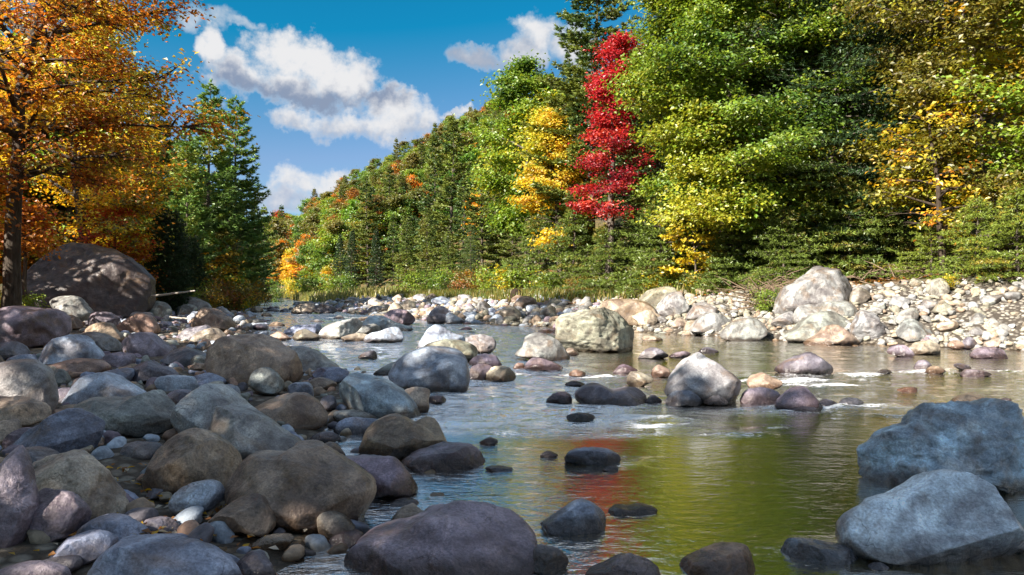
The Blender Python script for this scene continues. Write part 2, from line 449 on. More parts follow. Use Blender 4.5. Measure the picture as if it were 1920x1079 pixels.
def build_water():
    ys = spaced([(-40, 3, 1.0), (3, 16, 0.07), (16, 30, 0.14), (30, 70, 0.5), (70, 320, 4)])
    nc = 150
    lw = np.interp(ys, LY, LX) - 3.5; rw = np.interp(ys, RY, RX) + 1.2
    t = np.linspace(0, 1, nc)
    X = lw[:, None] + (rw - lw)[:, None] * t[None, :]
    Y = np.repeat(ys[:, None], nc, 1)
    x, y = X.ravel(), Y.ravel()
    # chop: fast shallow water on the left and upstream, calm pool close by on the right
    chop = 0.055 + 1.25 * sm(y, 7.6, 9.6) * sm(x, 2.4, 0.2) + 0.30 * sm(y, 8.4, 10.2) * sm(y, 14.8, 13.2) + 0.30 * sm(y, 14, 18)
    chop = chop + 0.22 * sm(x, 0.9, -0.5) * sm(y, 8.5, 7.0)
    chop = chop + 0.25 * sm(y, 28, 40)
    foam = np.zeros_like(x)
    wob = vnoise(np.stack([x * 1.1, y * 0.5, x * 0], 1), 31) + 0.5 * vnoise(np.stack([x * 3.1, y * 1.5, x * 0], 1), 32)
    gap = 0.45 + 0.75 * sm(vnoise(np.stack([x * 1.7, y * 3.0, x * 0], 1), 33), -0.5, 0.4)
    for fx, fy, rx, ry, am in FOAM:
        q = ((x - fx) / rx) ** 2 + ((y - fy - 0.30 * wob) / (ry * 1.3)) ** 2
        foam = np.maximum(foam, am * np.exp(-q * 1.1) * gap)
    chop = np.clip(chop + 0.35 * foam, 0, 1.6)
    P = np.stack([x, y * 1.5, np.zeros_like(x)], 1)
    z = np.minimum(chop, 1) * (0.022 * vnoise(P * 1.6, 2) + 0.014 * vnoise(P * 4.0, 4)) + foam * 0.03 * (0.4 + vnoise(P * 5, 8)) * sm(y, 40, 20)
    deep = sm(-ground_z(x, y), 0.12, 0.42)
    flow = np.stack([chop, foam, deep], 1)
    n = len(ys); I = np.arange(n * nc).reshape(n, nc)
    F = np.stack([I[:-1, :-1].ravel(), I[:-1, 1:].ravel(), I[1:, 1:].ravel(), I[1:, :-1].ravel()], 1)
    o = link('water', mesh_data('water', np.stack([x, y, z], 1), F, M_WATER, True, {'flow': flow}))
    tag(o, 'clear rippling river mirroring the autumn trees and sky', 'water', kind='structure')
build_water()

# ------------------------------------------------------------------ rocks
def icosphere(sub):
    t = (1 + 5 ** 0.5) / 2
    V = [(-1, t, 0), (1, t, 0), (-1, -t, 0), (1, -t, 0), (0, -1, t), (0, 1, t), (0, -1, -t), (0, 1, -t), (t, 0, -1), (t, 0, 1), (-t, 0, -1), (-t, 0, 1)]
    V = [np.array(v) / np.linalg.norm(v) for v in V]
    F = [(0, 11, 5), (0, 5, 1), (0, 1, 7), (0, 7, 10), (0, 10, 11), (1, 5, 9), (5, 11, 4), (11, 10, 2), (10, 7, 6), (7, 1, 8), (3, 9, 4), (3, 4, 2), (3, 2, 6), (3, 6, 8), (3, 8, 9), (4, 9, 5), (2, 4, 11), (6, 2, 10), (8, 6, 7), (9, 8, 1)]
    for _ in range(sub):
        cache, F2 = {}, []
        def mid(a, b):
            k = (min(a, b), max(a, b))
            if k not in cache:
                v = V[a] + V[b]; V.append(v / np.linalg.norm(v)); cache[k] = len(V) - 1
            return cache[k]
        for a, b, c in F:
            ab, bc, ca = mid(a, b), mid(b, c), mid(c, a)
            F2 += [(a, ab, ca), (b, bc, ab), (c, ca, bc), (ab, bc, ca)]
        F = F2
    return np.array(V), np.array(F, dtype=np.int32)
ICO = {k: icosphere(k) for k in (1, 2, 3, 4, 5)}

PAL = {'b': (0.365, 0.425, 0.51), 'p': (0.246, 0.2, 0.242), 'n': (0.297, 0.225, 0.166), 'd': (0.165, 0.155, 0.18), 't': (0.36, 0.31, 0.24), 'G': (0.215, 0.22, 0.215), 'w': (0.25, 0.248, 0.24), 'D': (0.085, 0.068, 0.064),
       'g': (0.315, 0.332, 0.306), 'r': (0.34, 0.225, 0.17), 'k': (0.264, 0.297, 0.399), 'y': (0.27, 0.258, 0.205), 's': (0.35, 0.355, 0.36), 'B': (0.55, 0.72, 0.95), 'S': (0.62, 0.67, 0.74)}  # B most, also b, k and S: stone colour plus painted skylight blue

VIEW = {'F': (0, 0, 1.0), 'Z5': (0, 540, 3.996), 'Z6': (480, 540, 3.996), 'Z7': (960, 540, 3.996), 'Z8': (1440, 480, 3.269), 'A': (0, 740, 3.183), 'B': (400, 740, 3.183), 'C': (860, 740, 3.183), 'D': (1400, 740, 3.183)}
LANDMARK = []      # x, y, short name of the boulders that a small stone can be found by
FOOT = []          # x, y, radius of every boulder, for the cobbles to keep clear of

def closed_curve(pts, n=16):
    P = np.array(pts, float); m = len(P); out = []
    for i in range(m):
        p0, p1, p2, p3 = P[i - 1], P[i], P[(i + 1) % m], P[(i + 2) % m]
        t = np.linspace(0, 1, n, endpoint=False)[:, None]
        out.append(0.5 * ((2 * p1) + (-p0 + p2) * t + (2 * p0 - 5 * p1 + 4 * p2 - p3) * t ** 2 + (-p0 + 3 * p1 - 3 * p2 + p3) * t ** 3))
    return np.concatenate(out)

def rock_from_outline(seed, view, colour, label, pts, d=None, base=None, thick=0.85, crag=0.0, group=None, name=None, lean=None, facets=7, cuts=()):
    rng = np.random.default_rng(seed)
    ox, oy, s = VIEW[view]
    P = np.array(pts, float) / s + np.array([ox, oy])
    cx = 0.5 * (P[:, 0].min() + P[:, 0].max()); by = P[:, 1].max() if base is None else base / s + oy
    if d is None: d = ray_ground(cx, by)
    wpx = P[:, 0].max() - P[:, 0].min(); hpx = P[:, 1].max() - P[:, 1].min()
    half = 0.5 * wpx / FPX * d
    dep = half * thick if wpx < 2.2 * hpx else half * thick * 0.8
    dc = d + dep * 0.55
    X = (P[:, 0] - CX) / FPX * dc; Z = CAM_H - (P[:, 1] - CY) / FPX * dc
    c = closed_curve(np.stack([X, Z], 1))
    cen = np.array([0.5 * (X.min() + X.max()), 0.5 * (Z.min() + Z.max())])
    q = c - cen
    th = np.arctan2(q[:, 1], q[:, 0]); r = np.hypot(q[:, 0], q[:, 1])
    # keep the outermost radius per angle bin so an overhang cannot fold the surface
    nb = 144
    bins = ((th + math.pi) / (2 * math.pi) * nb).astype(int) % nb
    R = np.full(nb, np.nan)
    for b_, rr in zip(bins, r): R[b_] = rr if np.isnan(R[b_]) else max(R[b_], rr)
    ang = (np.arange(nb) + 0.5) / nb * 2 * math.pi - math.pi
    ok = ~np.isnan(R)
    R = np.interp(ang, np.concatenate([ang[ok] - 2 * math.pi, ang[ok], ang[ok] + 2 * math.pi]), np.tile(R[ok], 3))
    for _ in range(1): R = 0.25 * np.roll(R, 1) + 0.5 * R + 0.25 * np.roll(R, -1)
    sub = 5 if wpx > 150 else 4 if wpx > 42 else 3
    D, F = ICO[sub]
    t = np.arctan2(D[:, 2], D[:, 0])
    rad = np.interp(t, np.concatenate([[ang[-1] - 2 * math.pi], ang, [ang[0] + 2 * math.pi]]), np.concatenate([[R[-1]], R, [R[0]]]))
    pw = rng.uniform(2.1, 2.7)
    lat = (1 - np.abs(D[:, 1]) ** pw) ** (1 / pw)
    nl = np.hypot(D[:, 0], D[:, 2]) + 1e-9
    V = np.stack([rad * lat * D[:, 0] / nl, D[:, 1] * dep, rad * lat * D[:, 2] / nl], 1)
    size = math.sqrt(half * max(0.5 * hpx / FPX * d, 0.2 * half))
    for (cn, fr) in cuts:          # the big flat faces of this rock
        nrm = np.array(cn, float); nrm /= np.linalg.norm(nrm)
        pr = V @ nrm; ex = np.clip(pr - pr.max() * fr, 0, None)
        V -= nrm * (ex * 0.95)[:, None]
    # broad worn facets, mostly on the faces turned to and from the viewer
    for _ in range(facets):
        nrm = np.array([rng.normal(0, 0.5), -abs(rng.normal(0.8, 0.4)) if rng.random() < 0.8 else 0.8, rng.normal(0.35, 0.5)]); nrm /= np.linalg.norm(nrm)
        pr = V @ nrm; hh = np.quantile(pr, 0.995) * rng.uniform(0.60, 0.88)
        ex = np.clip(pr - hh, 0, None)
        V -= nrm * (ex * rng.uniform(0.75, 1.0))[:, None]
    # the top leans back from the viewer
    ln = rng.uniform(0.05, 0.35) if lean is None else lean
    V[:, 1] += ln * V[:, 2]
    off = rng.uniform(-50, 50, 3)
    nrmV = D * 1.0
    n1 = fbm(V / size * 1.25 + off, seed, 3, 0.5); n2 = fbm(V / size * 4.5 + off, seed + 9, 3, 0.55)
    disp = size * (0.055 * n1 + 0.022 * n2)
    if crag > 0:
        rg = 1 - np.abs(fbm(V / size * np.array([1.6, 1.6, 2.4]) + off * 1.3, seed + 5, 4, 0.55))
        rg2 = 1 - np.abs(fbm(V / size * np.array([4.6, 4.6, 6.5]) + off * 0.7, seed + 25, 4, 0.6))
        disp = disp + size * crag * (0.20 * (rg - 0.7) + 0.075 * (rg2 - 0.7))
    V = V + nrmV * disp[:, None]
    loc = (cen[0], dc, cen[1])
    big = wpx / FPX * d > 0.45
    nm = name or ('boulder' if big else 'rock')
    o = link(nm, mesh_data(nm, V, F, M_ROCK, True), loc=loc)
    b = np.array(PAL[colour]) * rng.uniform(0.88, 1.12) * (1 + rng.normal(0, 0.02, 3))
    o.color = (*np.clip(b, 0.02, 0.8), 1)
    tag(o, label, nm, group)
    FOOT.append((cen[0], dc, max(half, dep) * 0.9)); LANDMARK.append((cen[0], dc, label, wpx))
    return o

LB, ST, RB = 'boulders piled on the left bank', 'rocks standing in the stream', 'boulders along the right bank'
ROCKS = [
 # --- left bank, back to front
 ('F', 'D', 'huge dark brown boulder under the orange maple', [(58, 560), (60, 515), (85, 478), (112, 457), (150, 455), (190, 463), (230, 480), (262, 505), (282, 530), (286, 565), (278, 592), (180, 596), (90, 590)], dict(group=LB, d=30.0, thick=0.7, facets=8, crag=0.12)),
 ('Z5', 'g', 'mossy grey boulder at the foot of the huge dark boulder', [(375, 150), (400, 90), (470, 65), (560, 65), (610, 100), (650, 150), (690, 200), (690, 250), (600, 270), (470, 230)], dict(group=LB)),
 ('Z5', 'p', 'purple-brown slab tucked below the huge dark boulder', [(680, 200), (740, 155), (800, 170), (860, 205), (900, 235), (890, 300), (800, 320), (690, 290)], dict(group=LB)),
 ('Z5', 'r', 'reddish boulder with a pale broken left face', [(875, 305), (905, 240), (960, 205), (1040, 195), (1110, 210), (1160, 260), (1190, 330), (1120, 350), (1000, 335)], dict(group=LB)),
 ('Z5', 'g', 'grey-green boulder beside the right end of the huge dark boulder', [(1130, 110), (1180, 95), (1230, 120), (1275, 165), (1275, 210), (1240, 248), (1180, 240), (1130, 200)], dict(group=LB)),
 ('Z5', 'w', 'pale humped boulder below the white driftwood pole', [(1215, 115), (1260, 72), (1350, 65), (1440, 75), (1520, 110), (1580, 155), (1560, 200), (1400, 215), (1280, 200), (1230, 160)], dict(group=LB)),
 ('Z5', 'g', 'small olive stone in front of the pale humped boulder', [(1320, 165), (1370, 127), (1430, 130), (1470, 160), (1460, 205), (1390, 220), (1330, 205)], dict(group=LB)),
 ('Z5', 'n', 'brown whaleback boulder left of the upstream rapids', [(1425, 250), (1470, 178), (1530, 150), (1600, 160), (1670, 200), (1730, 255), (1755, 290), (1690, 325), (1570, 325), (1450, 300)], dict(group=LB)),
 ('Z5', 'd', 'dark lumpy stone before the brown whaleback boulder', [(1355, 375), (1380, 320), (1430, 300), (1480, 290), (1530, 280), (1580, 290), (1600, 320), (1560, 380), (1480, 400), (1400, 405)], dict(group=LB)),
 ('Z5', 't', 'tan rounded stone behind the large brown dome', [(1440, 410), (1460, 360), (1520, 320), (1590, 308), (1650, 325), (1690, 375), (1650, 415), (1560, 425)], dict(group=LB)),
 ('Z5', 'p', 'large purple-grey boulder cut by the left edge, upper one', [(-70, 220), (0, 152), (120, 145), (250, 160), (370, 165), (450, 220), (487, 290), (480, 345), (420, 390), (300, 440), (180, 460), (60, 430), (-70, 410)], dict(group=LB)),
 ('Z5', 'n', 'brown stone just right of the large purple-grey edge boulder', [(455, 230), (500, 205), (560, 220), (605, 265), (610, 310), (540, 320), (470, 290)], dict(group=LB)),
 ('Z5', 'n', 'brown mound between the mossy boulder and purple slab', [(625, 320), (680, 280), (760, 265), (820, 280), (870, 330), (925, 385), (890, 420), (800, 400), (700, 370)], dict(group=LB)),
 ('Z5', 'w', 'pale oval boulder leaning behind the blue-white wedge', [(585, 360), (650, 335), (740, 340), (830, 375), (890, 430), (907, 475), (830, 495), (740, 500), (680, 460), (640, 410)], dict(group=LB)),
 ('Z5', 'b', 'blue-white wedge-shaped boulder on the left bank', [(295, 575), (305, 480), (345, 420), (430, 380), (520, 355), (590, 355), (650, 390), (700, 450), (765, 525), (740, 550), (560, 570), (430, 590), (350, 605)], dict(group=LB)),
 ('Z5', 'd', 'dark stone below the large purple-grey edge boulder', [(-40, 480), (10, 420), (80, 405), (150, 430), (200, 480), (190, 520), (80, 535), (-40, 530)], dict(group=LB)),
 ('Z5', 'k', 'low blue stone between the edge boulders', [(60, 545), (120, 510), (200, 500), (260, 525), (310, 580), (250, 600), (120, 590)], dict(group=LB)),
 ('Z5', 'p', 'purple slanting slab near the driftwood stick', [(900, 410), (950, 362), (1030, 340), (1110, 350), (1180, 400), (1260, 450), (1305, 495), (1250, 530), (1120, 530), (1000, 510), (920, 470)], dict(group=LB)),
 ('Z5', 'd', 'dark disc-shaped stone left of the large brown dome', [(1235, 545), (1260, 490), (1330, 450), (1430, 440), (1520, 465), (1575, 505), (1560, 570), (1450, 590), (1300, 585)], dict(group=LB)),
 ('Z5', 'g', 'round greenish stone against the large brown dome', [(1415, 575), (1440, 525), (1490, 505), (1545, 525), (1567, 570), (1530, 612), (1450, 612)], dict(group=LB)),
 ('F', 'n', 'large brown dome boulder at the middle of the left bank', [(395, 692), (398, 660), (410, 640), (432, 629), (470, 627), (505, 635), (535, 650), (558, 665), (567, 690), (558, 714), (520, 722), (440, 718)], dict(group=LB)),
 ('Z6', 'g', 'long olive boulder sloping to the water behind the brown dome', [(230, 470), (300, 448), (400, 460), (480, 500), (560, 560), (625, 605), (560, 640), (400, 650), (300, 640)], dict(group=LB)),
 ('Z5', 'p', 'purple-brown stone right of the blue-white wedge', [(765, 560), (790, 510), (850, 490), (930, 485), (990, 510), (1000, 560), (970, 600), (870, 615), (790, 600)], dict(group=LB)),
 ('Z5', 'r', 'flat red-brown slab in front of the blue-white wedge', [(345, 610), (420, 552), (540, 540), (660, 540), (750, 560), (815, 605), (780, 640), (650, 655), (450, 655)], dict(group=LB)),
 ('Z5', 'd', 'dark twin-lobed stone lying across the driftwood stick', [(970, 665), (985, 590), (1050, 560), (1120, 560), (1180, 585), (1250, 600), (1310, 630), (1338, 675), (1300, 710), (1230, 705), (1130, 700), (1050, 715), (990, 718)], dict(group=LB)),
 ('Z5', 'n', 'small brown stone at the foot of the large brown dome', [(1655, 650), (1665, 590), (1710, 562), (1770, 570), (1800, 620), (1780, 690), (1720, 700)], dict(group=LB)),
 ('Z5', 'r', 'orange-brown stone at the right foot of the large brown dome', [(1730, 680), (1745, 610), (1790, 580), (1840, 590), (1870, 640), (1850, 690), (1790, 710)], dict(group=LB)),
 ('Z5', 'g', 'mossy stone behind the bleached edge boulder', [(350, 690), (380, 620), (440, 610), (490, 635), (525, 690), (500, 730), (420, 745)], dict(group=LB)),
 ('Z5', 'k', 'low blue-purple slab behind the grey tent-shaped boulder', [(740, 680), (790, 630), (870, 615), (960, 600), (990, 640), (960, 700), (860, 720)], dict(group=LB)),
 ('Z5', 'k', 'flat slate-blue slab below the dark twin-lobed stone', [(1380, 725), (1440, 670), (1530, 645), (1620, 645), (1690, 690), (1660, 725), (1520, 735)], dict(group=LB)),
 ('Z5', 'w', 'bleached boulder with a rusty foot at the left edge', [(-90, 580), (0, 550), (60, 548), (180, 550), (260, 580), (320, 620), (360, 680), (395, 770), (417, 880), (400, 940), (300, 965), (100, 955), (-90, 920)], dict(group=LB)),
 ('Z5', 'b', 'grey tent-shaped boulder with a pale scar', [(525, 880), (560, 760), (600, 690), (680, 650), (760, 640), (840, 675), (930, 730), (1030, 790), (1080, 830), (1000, 880), (700, 900)], dict(group=LB)),
 ('Z5', 'p', 'purple stone between the bleached and the tent-shaped boulder', [(405, 850), (410, 790), (450, 757), (520, 755), (560, 790), (550, 850), (470, 875)], dict(group=LB)),
 ('Z5', 'n', 'dark brown rough boulder below the bleached edge boulder', [(-70, 830), (60, 795), (160, 800), (240, 850), (310, 890), (352, 935), (345, 980), (260, 1030), (120, 1065), (0, 1085), (-70, 1040)], dict(group=LB)),
 ('Z5', 'd', 'small dark stone left of the grey peaked boulder', [(1240, 830), (1280, 780), (1340, 768), (1410, 775), (1440, 810), (1400, 855), (1320, 870)], dict(group=LB)),
 ('Z5', 'g', 'big dark green-grey boulder with a pale chip on top', [(560, 890), (640, 850), (740, 835), (850, 840), (960, 830), (1050, 800), (1160, 770), (1250, 830), (1310, 900), (1333, 970), (1305, 1045), (1200, 1085), (1000, 1100), (820, 1095), (690, 1040), (600, 960)], dict(group=LB)),
 ('A', 'k', 'slate-blue boulder with a lit blue crest, lower left', [(105, 305), (180, 215), (290, 150), (370, 95), (430, 82), (500, 100), (580, 150), (635, 185), (642, 225), (612, 295), (550, 345), (420, 362), (250, 352), (130, 335)], dict(group=LB)),
 ('A', 'p', 'low purple stone left of the slate-blue boulder', [(20, 280), (70, 225), (130, 203), (180, 215), (180, 270), (110, 310), (40, 320)], dict(group=LB)),
 ('F', 's', 'grey peaked boulder behind the pale smooth boulder', [(328, 805), (333, 770), (345, 750), (362, 735), (378, 725), (397, 728), (420, 742), (450, 762), (490, 785), (525, 808), (480, 832), (380, 834)], dict(group=LB)),
 ('F', 'w', 'pale smooth boulder, brightest on the left bank', [(325, 805), (345, 785), (375, 770), (420, 764), (450, 768), (480, 780), (510, 800), (540, 818), (565, 834), (540, 850), (490, 866), (440, 870), (400, 862), (350, 840)], dict(group=LB)),
 ('B', 'n', 'smooth brown oval boulder right of the grey peak', [(230, 95), (290, 30), (350, 0), (430, -10), (520, 5), (600, 50), (660, 100), (683, 150), (660, 188), (560, 216), (450, 216), (330, 190)], dict(group=LB)),
 ('Z6', 'g', 'rounded grey stone right of the orange-brown stone', [(-45, 745), (-30, 650), (20, 610), (80, 605), (140, 640), (190, 700), (202, 752), (170, 792), (80, 800), (0, 790)], dict(group=LB)),
 ('Z6', 'k', 'flat purple-blue slab pointing at the rapids', [(405, 635), (470, 605), (580, 597), (640, 605), (695, 642), (660, 690), (600, 722), (490, 700)], dict(group=LB)),
 ('Z6', 'n', 'brown stone under the flat purple-blue slab', [(380, 715), (430, 680), (500, 680), (560, 695), (610, 728), (560, 768), (430, 770)], dict(group=LB)),
 ('Z6', 'b', 'blue-topped stone behind the smooth brown oval', [(200, 780), (270, 725), (340, 710), (400, 720), (425, 775), (420, 840), (360, 835), (260, 805)], dict(group=LB)),
 ('Z6', 'd', 'dark stone wedged left of the pale blue-grey boulder', [(480, 870), (500, 820), (560, 810), (600, 850), (590, 920), (520, 925)], dict(group=LB)),
 ('Z6', 'b', 'pale blue-grey boulder sloping right at the water', [(568, 935), (575, 850), (600, 770), (630, 710), (680, 655), (740, 645), (820, 660), (920, 690), (1020, 740), (1110, 790), (1180, 860), (1225, 925), (1228, 950), (1120, 968), (1000, 978), (950, 978), (850, 955), (650, 940)], dict(group=LB)),
 ('Z6', 'n', 'brown block behind the right end of the pale blue-grey boulder', [(1095, 765), (1180, 750), (1270, 760), (1302, 787), (1288, 850), (1297, 905), (1270, 945), (1200, 945), (1150, 860)], dict(group=LB)),
 ('Z6', 'g', 'flat grey rock under the pale blue-grey boulder', [(535, 960), (600, 932), (720, 925), (850, 945), (940, 992), (880, 1025), (700, 1020), (560, 1025)], dict(group=LB)),
 ('Z6', 'k', 'dark blue stone left of the square brown block', [(585, 1060), (640, 1000), (720, 975), (820, 985), (905, 1000), (870, 1070), (800, 1095), (640, 1100)], dict(group=LB)),
 ('B', 'd', 'small dark stone at the head of the little inlet', [(570, 280), (600, 245), (660, 223), (720, 235), (757, 268), (700, 292), (610, 298)], dict(group=LB)),
 ('A', 'n', 'round brown boulder with a chalky rim', [(885, 555), (895, 470), (920, 380), (960, 310), (1030, 250), (1110, 215), (1190, 215), (1270, 260), (1350, 320), (1410, 390), (1432, 455), (1392, 545), (1300, 598), (1150, 606), (1000, 598)], dict(group=LB)),
 ('A', 't', 'flat-topped boulder with a pale lit cap, lower left', [(138, 445), (180, 410), (250, 375), (380, 358), (470, 365), (560, 410), (620, 460), (660, 530), (720, 620), (758, 695), (720, 738), (600, 748), (500, 738), (400, 710), (230, 620), (160, 530)], dict(group=LB)),
 ('A', 'd', 'long low dark rock behind the flat-topped boulder', [(60, 380), (110, 330), (200, 322), (300, 340), (350, 365), (290, 400), (160, 430)], dict(group=LB)),
 ('A', 'd', 'dark flat rock on the sand behind the round brown boulder', [(690, 350), (720, 300), (800, 285), (900, 290), (960, 310), (940, 380), (840, 402), (730, 385)], dict(group=LB)),
 ('A', 'p', 'tall purple-brown boulder cut by the left edge, lower one', [(-80, 350), (10, 305), (60, 330), (110, 400), (150, 480), (190, 590), (222, 700), (212, 800), (170, 885), (80, 905), (-80, 890)], dict(group=LB)),
 ('A', 'p', 'purple rounded boulder below the flat-topped boulder', [(192, 590), (290, 575), (400, 590), (470, 640), (517, 690), (528, 745), (485, 808), (380, 868), (270, 888), (215, 830)], dict(group=LB)),
 ('A', 'k', 'blue-grey domed stone right of the purple rounded boulder', [(475, 830), (540, 750), (620, 722), (720, 725), (800, 770), (850, 820), (873, 875), (780, 908), (640, 905), (520, 895)], dict(group=LB)),
 ('A', 'k', 'dull blue oval stone in front of the domed stone', [(285, 970), (340, 890), (430, 840), (540, 825), (620, 850), (663, 892), (640, 950), (540, 1000), (420, 1010), (320, 1008)], dict(group=LB)),
 ('A', 'd', 'flat dark slab near the bottom left corner', [(215, 1015), (300, 985), (400, 975), (462, 985), (478, 1025), (420, 1058), (300, 1058)], dict(group=LB)),
 ('A', 'p', 'purple boulder cut by the bottom left corner', [(-40, 1080), (20, 1040), (100, 1025), (220, 1020), (320, 1045), (390, 1085), (380, 1160), (-40, 1160)], dict(group=LB)),
 ('A', 'k', 'broad slate boulder cut by the bottom edge, left', [(540, 1090), (600, 980), (680, 900), (760, 885), (900, 885), (1050, 905), (1180, 940), (1280, 980), (1370, 1040), (1405, 1090), (1400, 1180), (900, 1210), (560, 1190)], dict(group=LB)),
 ('A', 'b', 'dark blue boulder right of the sand patch', [(1018, 655), (1040, 600), (1110, 550), (1200, 520), (1270, 520), (1320, 560), (1338, 615), (1290, 668), (1210, 718), (1120, 742), (1050, 726)], dict(group=LB)),
 ('A', 'd', 'dark flat stone on the damp sand', [(830, 780), (880, 750), (970, 740), (1050, 770), (1060, 810), (960, 830), (870, 820)], dict(group=LB)),
 ('B', 'n', 'brown boulder with a warm-lit foot below the big cleft boulder', [(-40, 780), (0, 730), (60, 680), (130, 630), (200, 612), (260, 620), (310, 660), (345, 710), (368, 765), (340, 818), (260, 850), (180, 862), (80, 830)], dict(group=LB)),
 ('B', 'n', 'big cleft brown boulder, largest on the near left bank', [(100, 605), (110, 500), (150, 430), (200, 370), (260, 358), (340, 365), (410, 360), (460, 320), (530, 293), (600, 300), (680, 350), (760, 395), (850, 455), (920, 510), (950, 548), (947, 605), (915, 665), (890, 745), (860, 778), (800, 800), (700, 802), (600, 804), (500, 785), (430, 760), (330, 715), (220, 660), (140, 630)], dict(group=LB, lean=0.12)),
 ('B', 't', 'smooth egg-shaped stone before the big cleft boulder', [(628, 725), (650, 690), (700, 680), (750, 705), (800, 755), (848, 805), (820, 838), (730, 858), (660, 838), (630, 785)], dict(group=LB)),
 ('B', 'p', 'low purple stone right of the egg-shaped stone', [(685, 880), (740, 840), (830, 820), (880, 830), (893, 855), (830, 908), (740, 918)], dict(group=LB)),
 ('B', 't', 'flat tan slab at the edge of the dark pool', [(225, 905), (290, 860), (400, 840), (475, 852), (440, 918), (330, 948), (250, 940)], dict(group=LB)),
 ('B', 'd', 'dark stone at the bottom edge beside the dark pool', [(95, 1070), (170, 980), (250, 950), (330, 980), (372, 1040), (385, 1110), (240, 1140), (110, 1130)], dict(group=LB)),
 ('B', 'k', 'low blue rock left of the dark pool', [(-40, 1000), (20, 960), (80, 955), (170, 970), (130, 1035), (20, 1045)], dict(group=LB)),
 ('B', 'p', 'mottled purple boulder right of the big cleft boulder', [(762, 390), (850, 375), (960, 370), (1050, 372), (1110, 410), (1160, 470), (1202, 540), (1213, 578), (1150, 608), (1050, 613), (950, 608), (900, 560), (830, 470)], dict(group=LB)),
 ('B', 'n', 'small brown rock behind the mottled purple boulder', [(610, 320), (660, 295), (720, 298), (770, 330), (798, 375), (740, 390), (650, 370)], dict(group=LB)),
 ('B', 'n', 'square-topped brown block at the mouth of the inlet', [(880, 375), (885, 290), (920, 210), (1000, 155), (1060, 133), (1130, 140), (1200, 165), (1270, 140), (1320, 155), (1350, 200), (1380, 260), (1406, 315), (1370, 378), (1250, 390), (1000, 382)], dict(group=LB, lean=0.1)),
 ('F', 'p', 'long flat purple rock in the water right of the brown block', [(753, 868), (775, 850), (800, 842), (840, 836), (880, 838), (905, 848), (920, 862), (890, 876), (830, 881), (775, 879)], dict(group=ST)),
 ('B', 'n', 'brown rock half hidden behind the big bottom-edge boulder', [(1030, 810), (1080, 720), (1150, 675), (1220, 668), (1290, 700), (1330, 725), (1240, 800), (1080, 830)], dict(group=ST)),
 ('F', 'p', 'big dark smooth boulder at the bottom edge, near the centre', [(648, 1085), (655, 1040), (675, 1015), (700, 1003), (750, 990), (800, 970), (850, 955), (890, 952), (930, 960), (965, 978), (990, 1000), (1007, 1032), (1002, 1065), (985, 1095), (800, 1118), (670, 1112)], dict(group=ST, d=4.12)),
 ('C', 'd', 'dark low rock right of the big bottom-edge boulder', [(420, 1030), (440, 950), (480, 915), (560, 915), (620, 945), (658, 1000), (620, 1050), (500, 1068)], dict(group=ST)),
 # --- rocks in the stream
 ('C', 'k', 'wedge-shaped dark rock left of the red reflection', [(478, 798), (540, 750), (620, 700), (700, 655), (770, 650), (830, 680), (880, 720), (897, 765), (860, 808), (700, 832), (520, 828)], dict(group=ST)),
 ('C', 'd', 'thin flat rock lying across the red reflection', [(885, 705), (940, 672), (1020, 680), (1100, 665), (1160, 680), (1185, 693), (1100, 718), (950, 720)], dict(group=ST)),
 ('C', 'p', 'dark purple rock cut by the bottom edge, centre right', [(755, 1085), (850, 1040), (950, 990), (1050, 960), (1120, 960), (1175, 990), (1197, 1055), (1190, 1110), (900, 1130)], dict(group=ST)),
 ('C', 'r', 'mottled red-brown rock at the bottom edge', [(1285, 1065), (1350, 1010), (1450, 970), (1560, 925), (1680, 915), (1750, 940), (1797, 1003), (1780, 1058), (1600, 1088), (1400, 1094)], dict(group=ST)),
 ('C', 'k', 'dark oval rock in the middle of the stream', [(628, 388), (650, 350), (720, 328), (820, 322), (900, 335), (962, 367), (960, 400), (880, 426), (760, 422), (650, 412)], dict(group=ST)),
 ('C', 'd', 'small wet stone touching the dark oval rock', [(855, 455), (900, 430), (952, 435), (942, 462)], dict(group=ST)),
 ('C', 'd', 'small pointed stone left of the dark oval rock', [(485, 370), (520, 342), (560, 345), (595, 366), (540, 377)], dict(group=ST)),
 ('C', 'd', 'small dark stone right of the long flat purple rock', [(120, 290), (180, 260), (245, 283), (180, 302)], dict(group=ST)),
 ('C', 'k', 'barely emerging slate rock beside the blue ripples', [(155, 450), (200, 430), (325, 442), (260, 466)], dict(group=ST)),
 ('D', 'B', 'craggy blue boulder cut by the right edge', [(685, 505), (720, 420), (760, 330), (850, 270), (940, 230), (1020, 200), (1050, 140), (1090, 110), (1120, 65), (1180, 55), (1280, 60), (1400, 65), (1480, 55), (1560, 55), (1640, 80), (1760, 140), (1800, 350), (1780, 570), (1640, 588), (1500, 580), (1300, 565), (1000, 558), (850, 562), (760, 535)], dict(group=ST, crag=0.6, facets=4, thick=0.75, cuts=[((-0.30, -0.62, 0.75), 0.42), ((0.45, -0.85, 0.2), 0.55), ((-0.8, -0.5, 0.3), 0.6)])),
 ('D', 'S', 'smooth saddle-shaped boulder at the lower right', [(535, 875), (560, 750), (620, 700), (700, 670), (800, 650), (920, 630), (1020, 595), (1100, 555), (1180, 505), (1270, 490), (1380, 492), (1450, 530), (1490, 590), (1530, 660), (1590, 770), (1645, 855), (1650, 900), (1560, 950), (1450, 1000), (1200, 1012), (1000, 1002), (800, 972), (650, 942), (570, 922)], dict(group=ST, facets=2, thick=0.75, lean=0.1, cuts=[((-0.12, -0.70, 0.70), 0.36), ((0.1, -0.98, -0.1), 0.7)])),
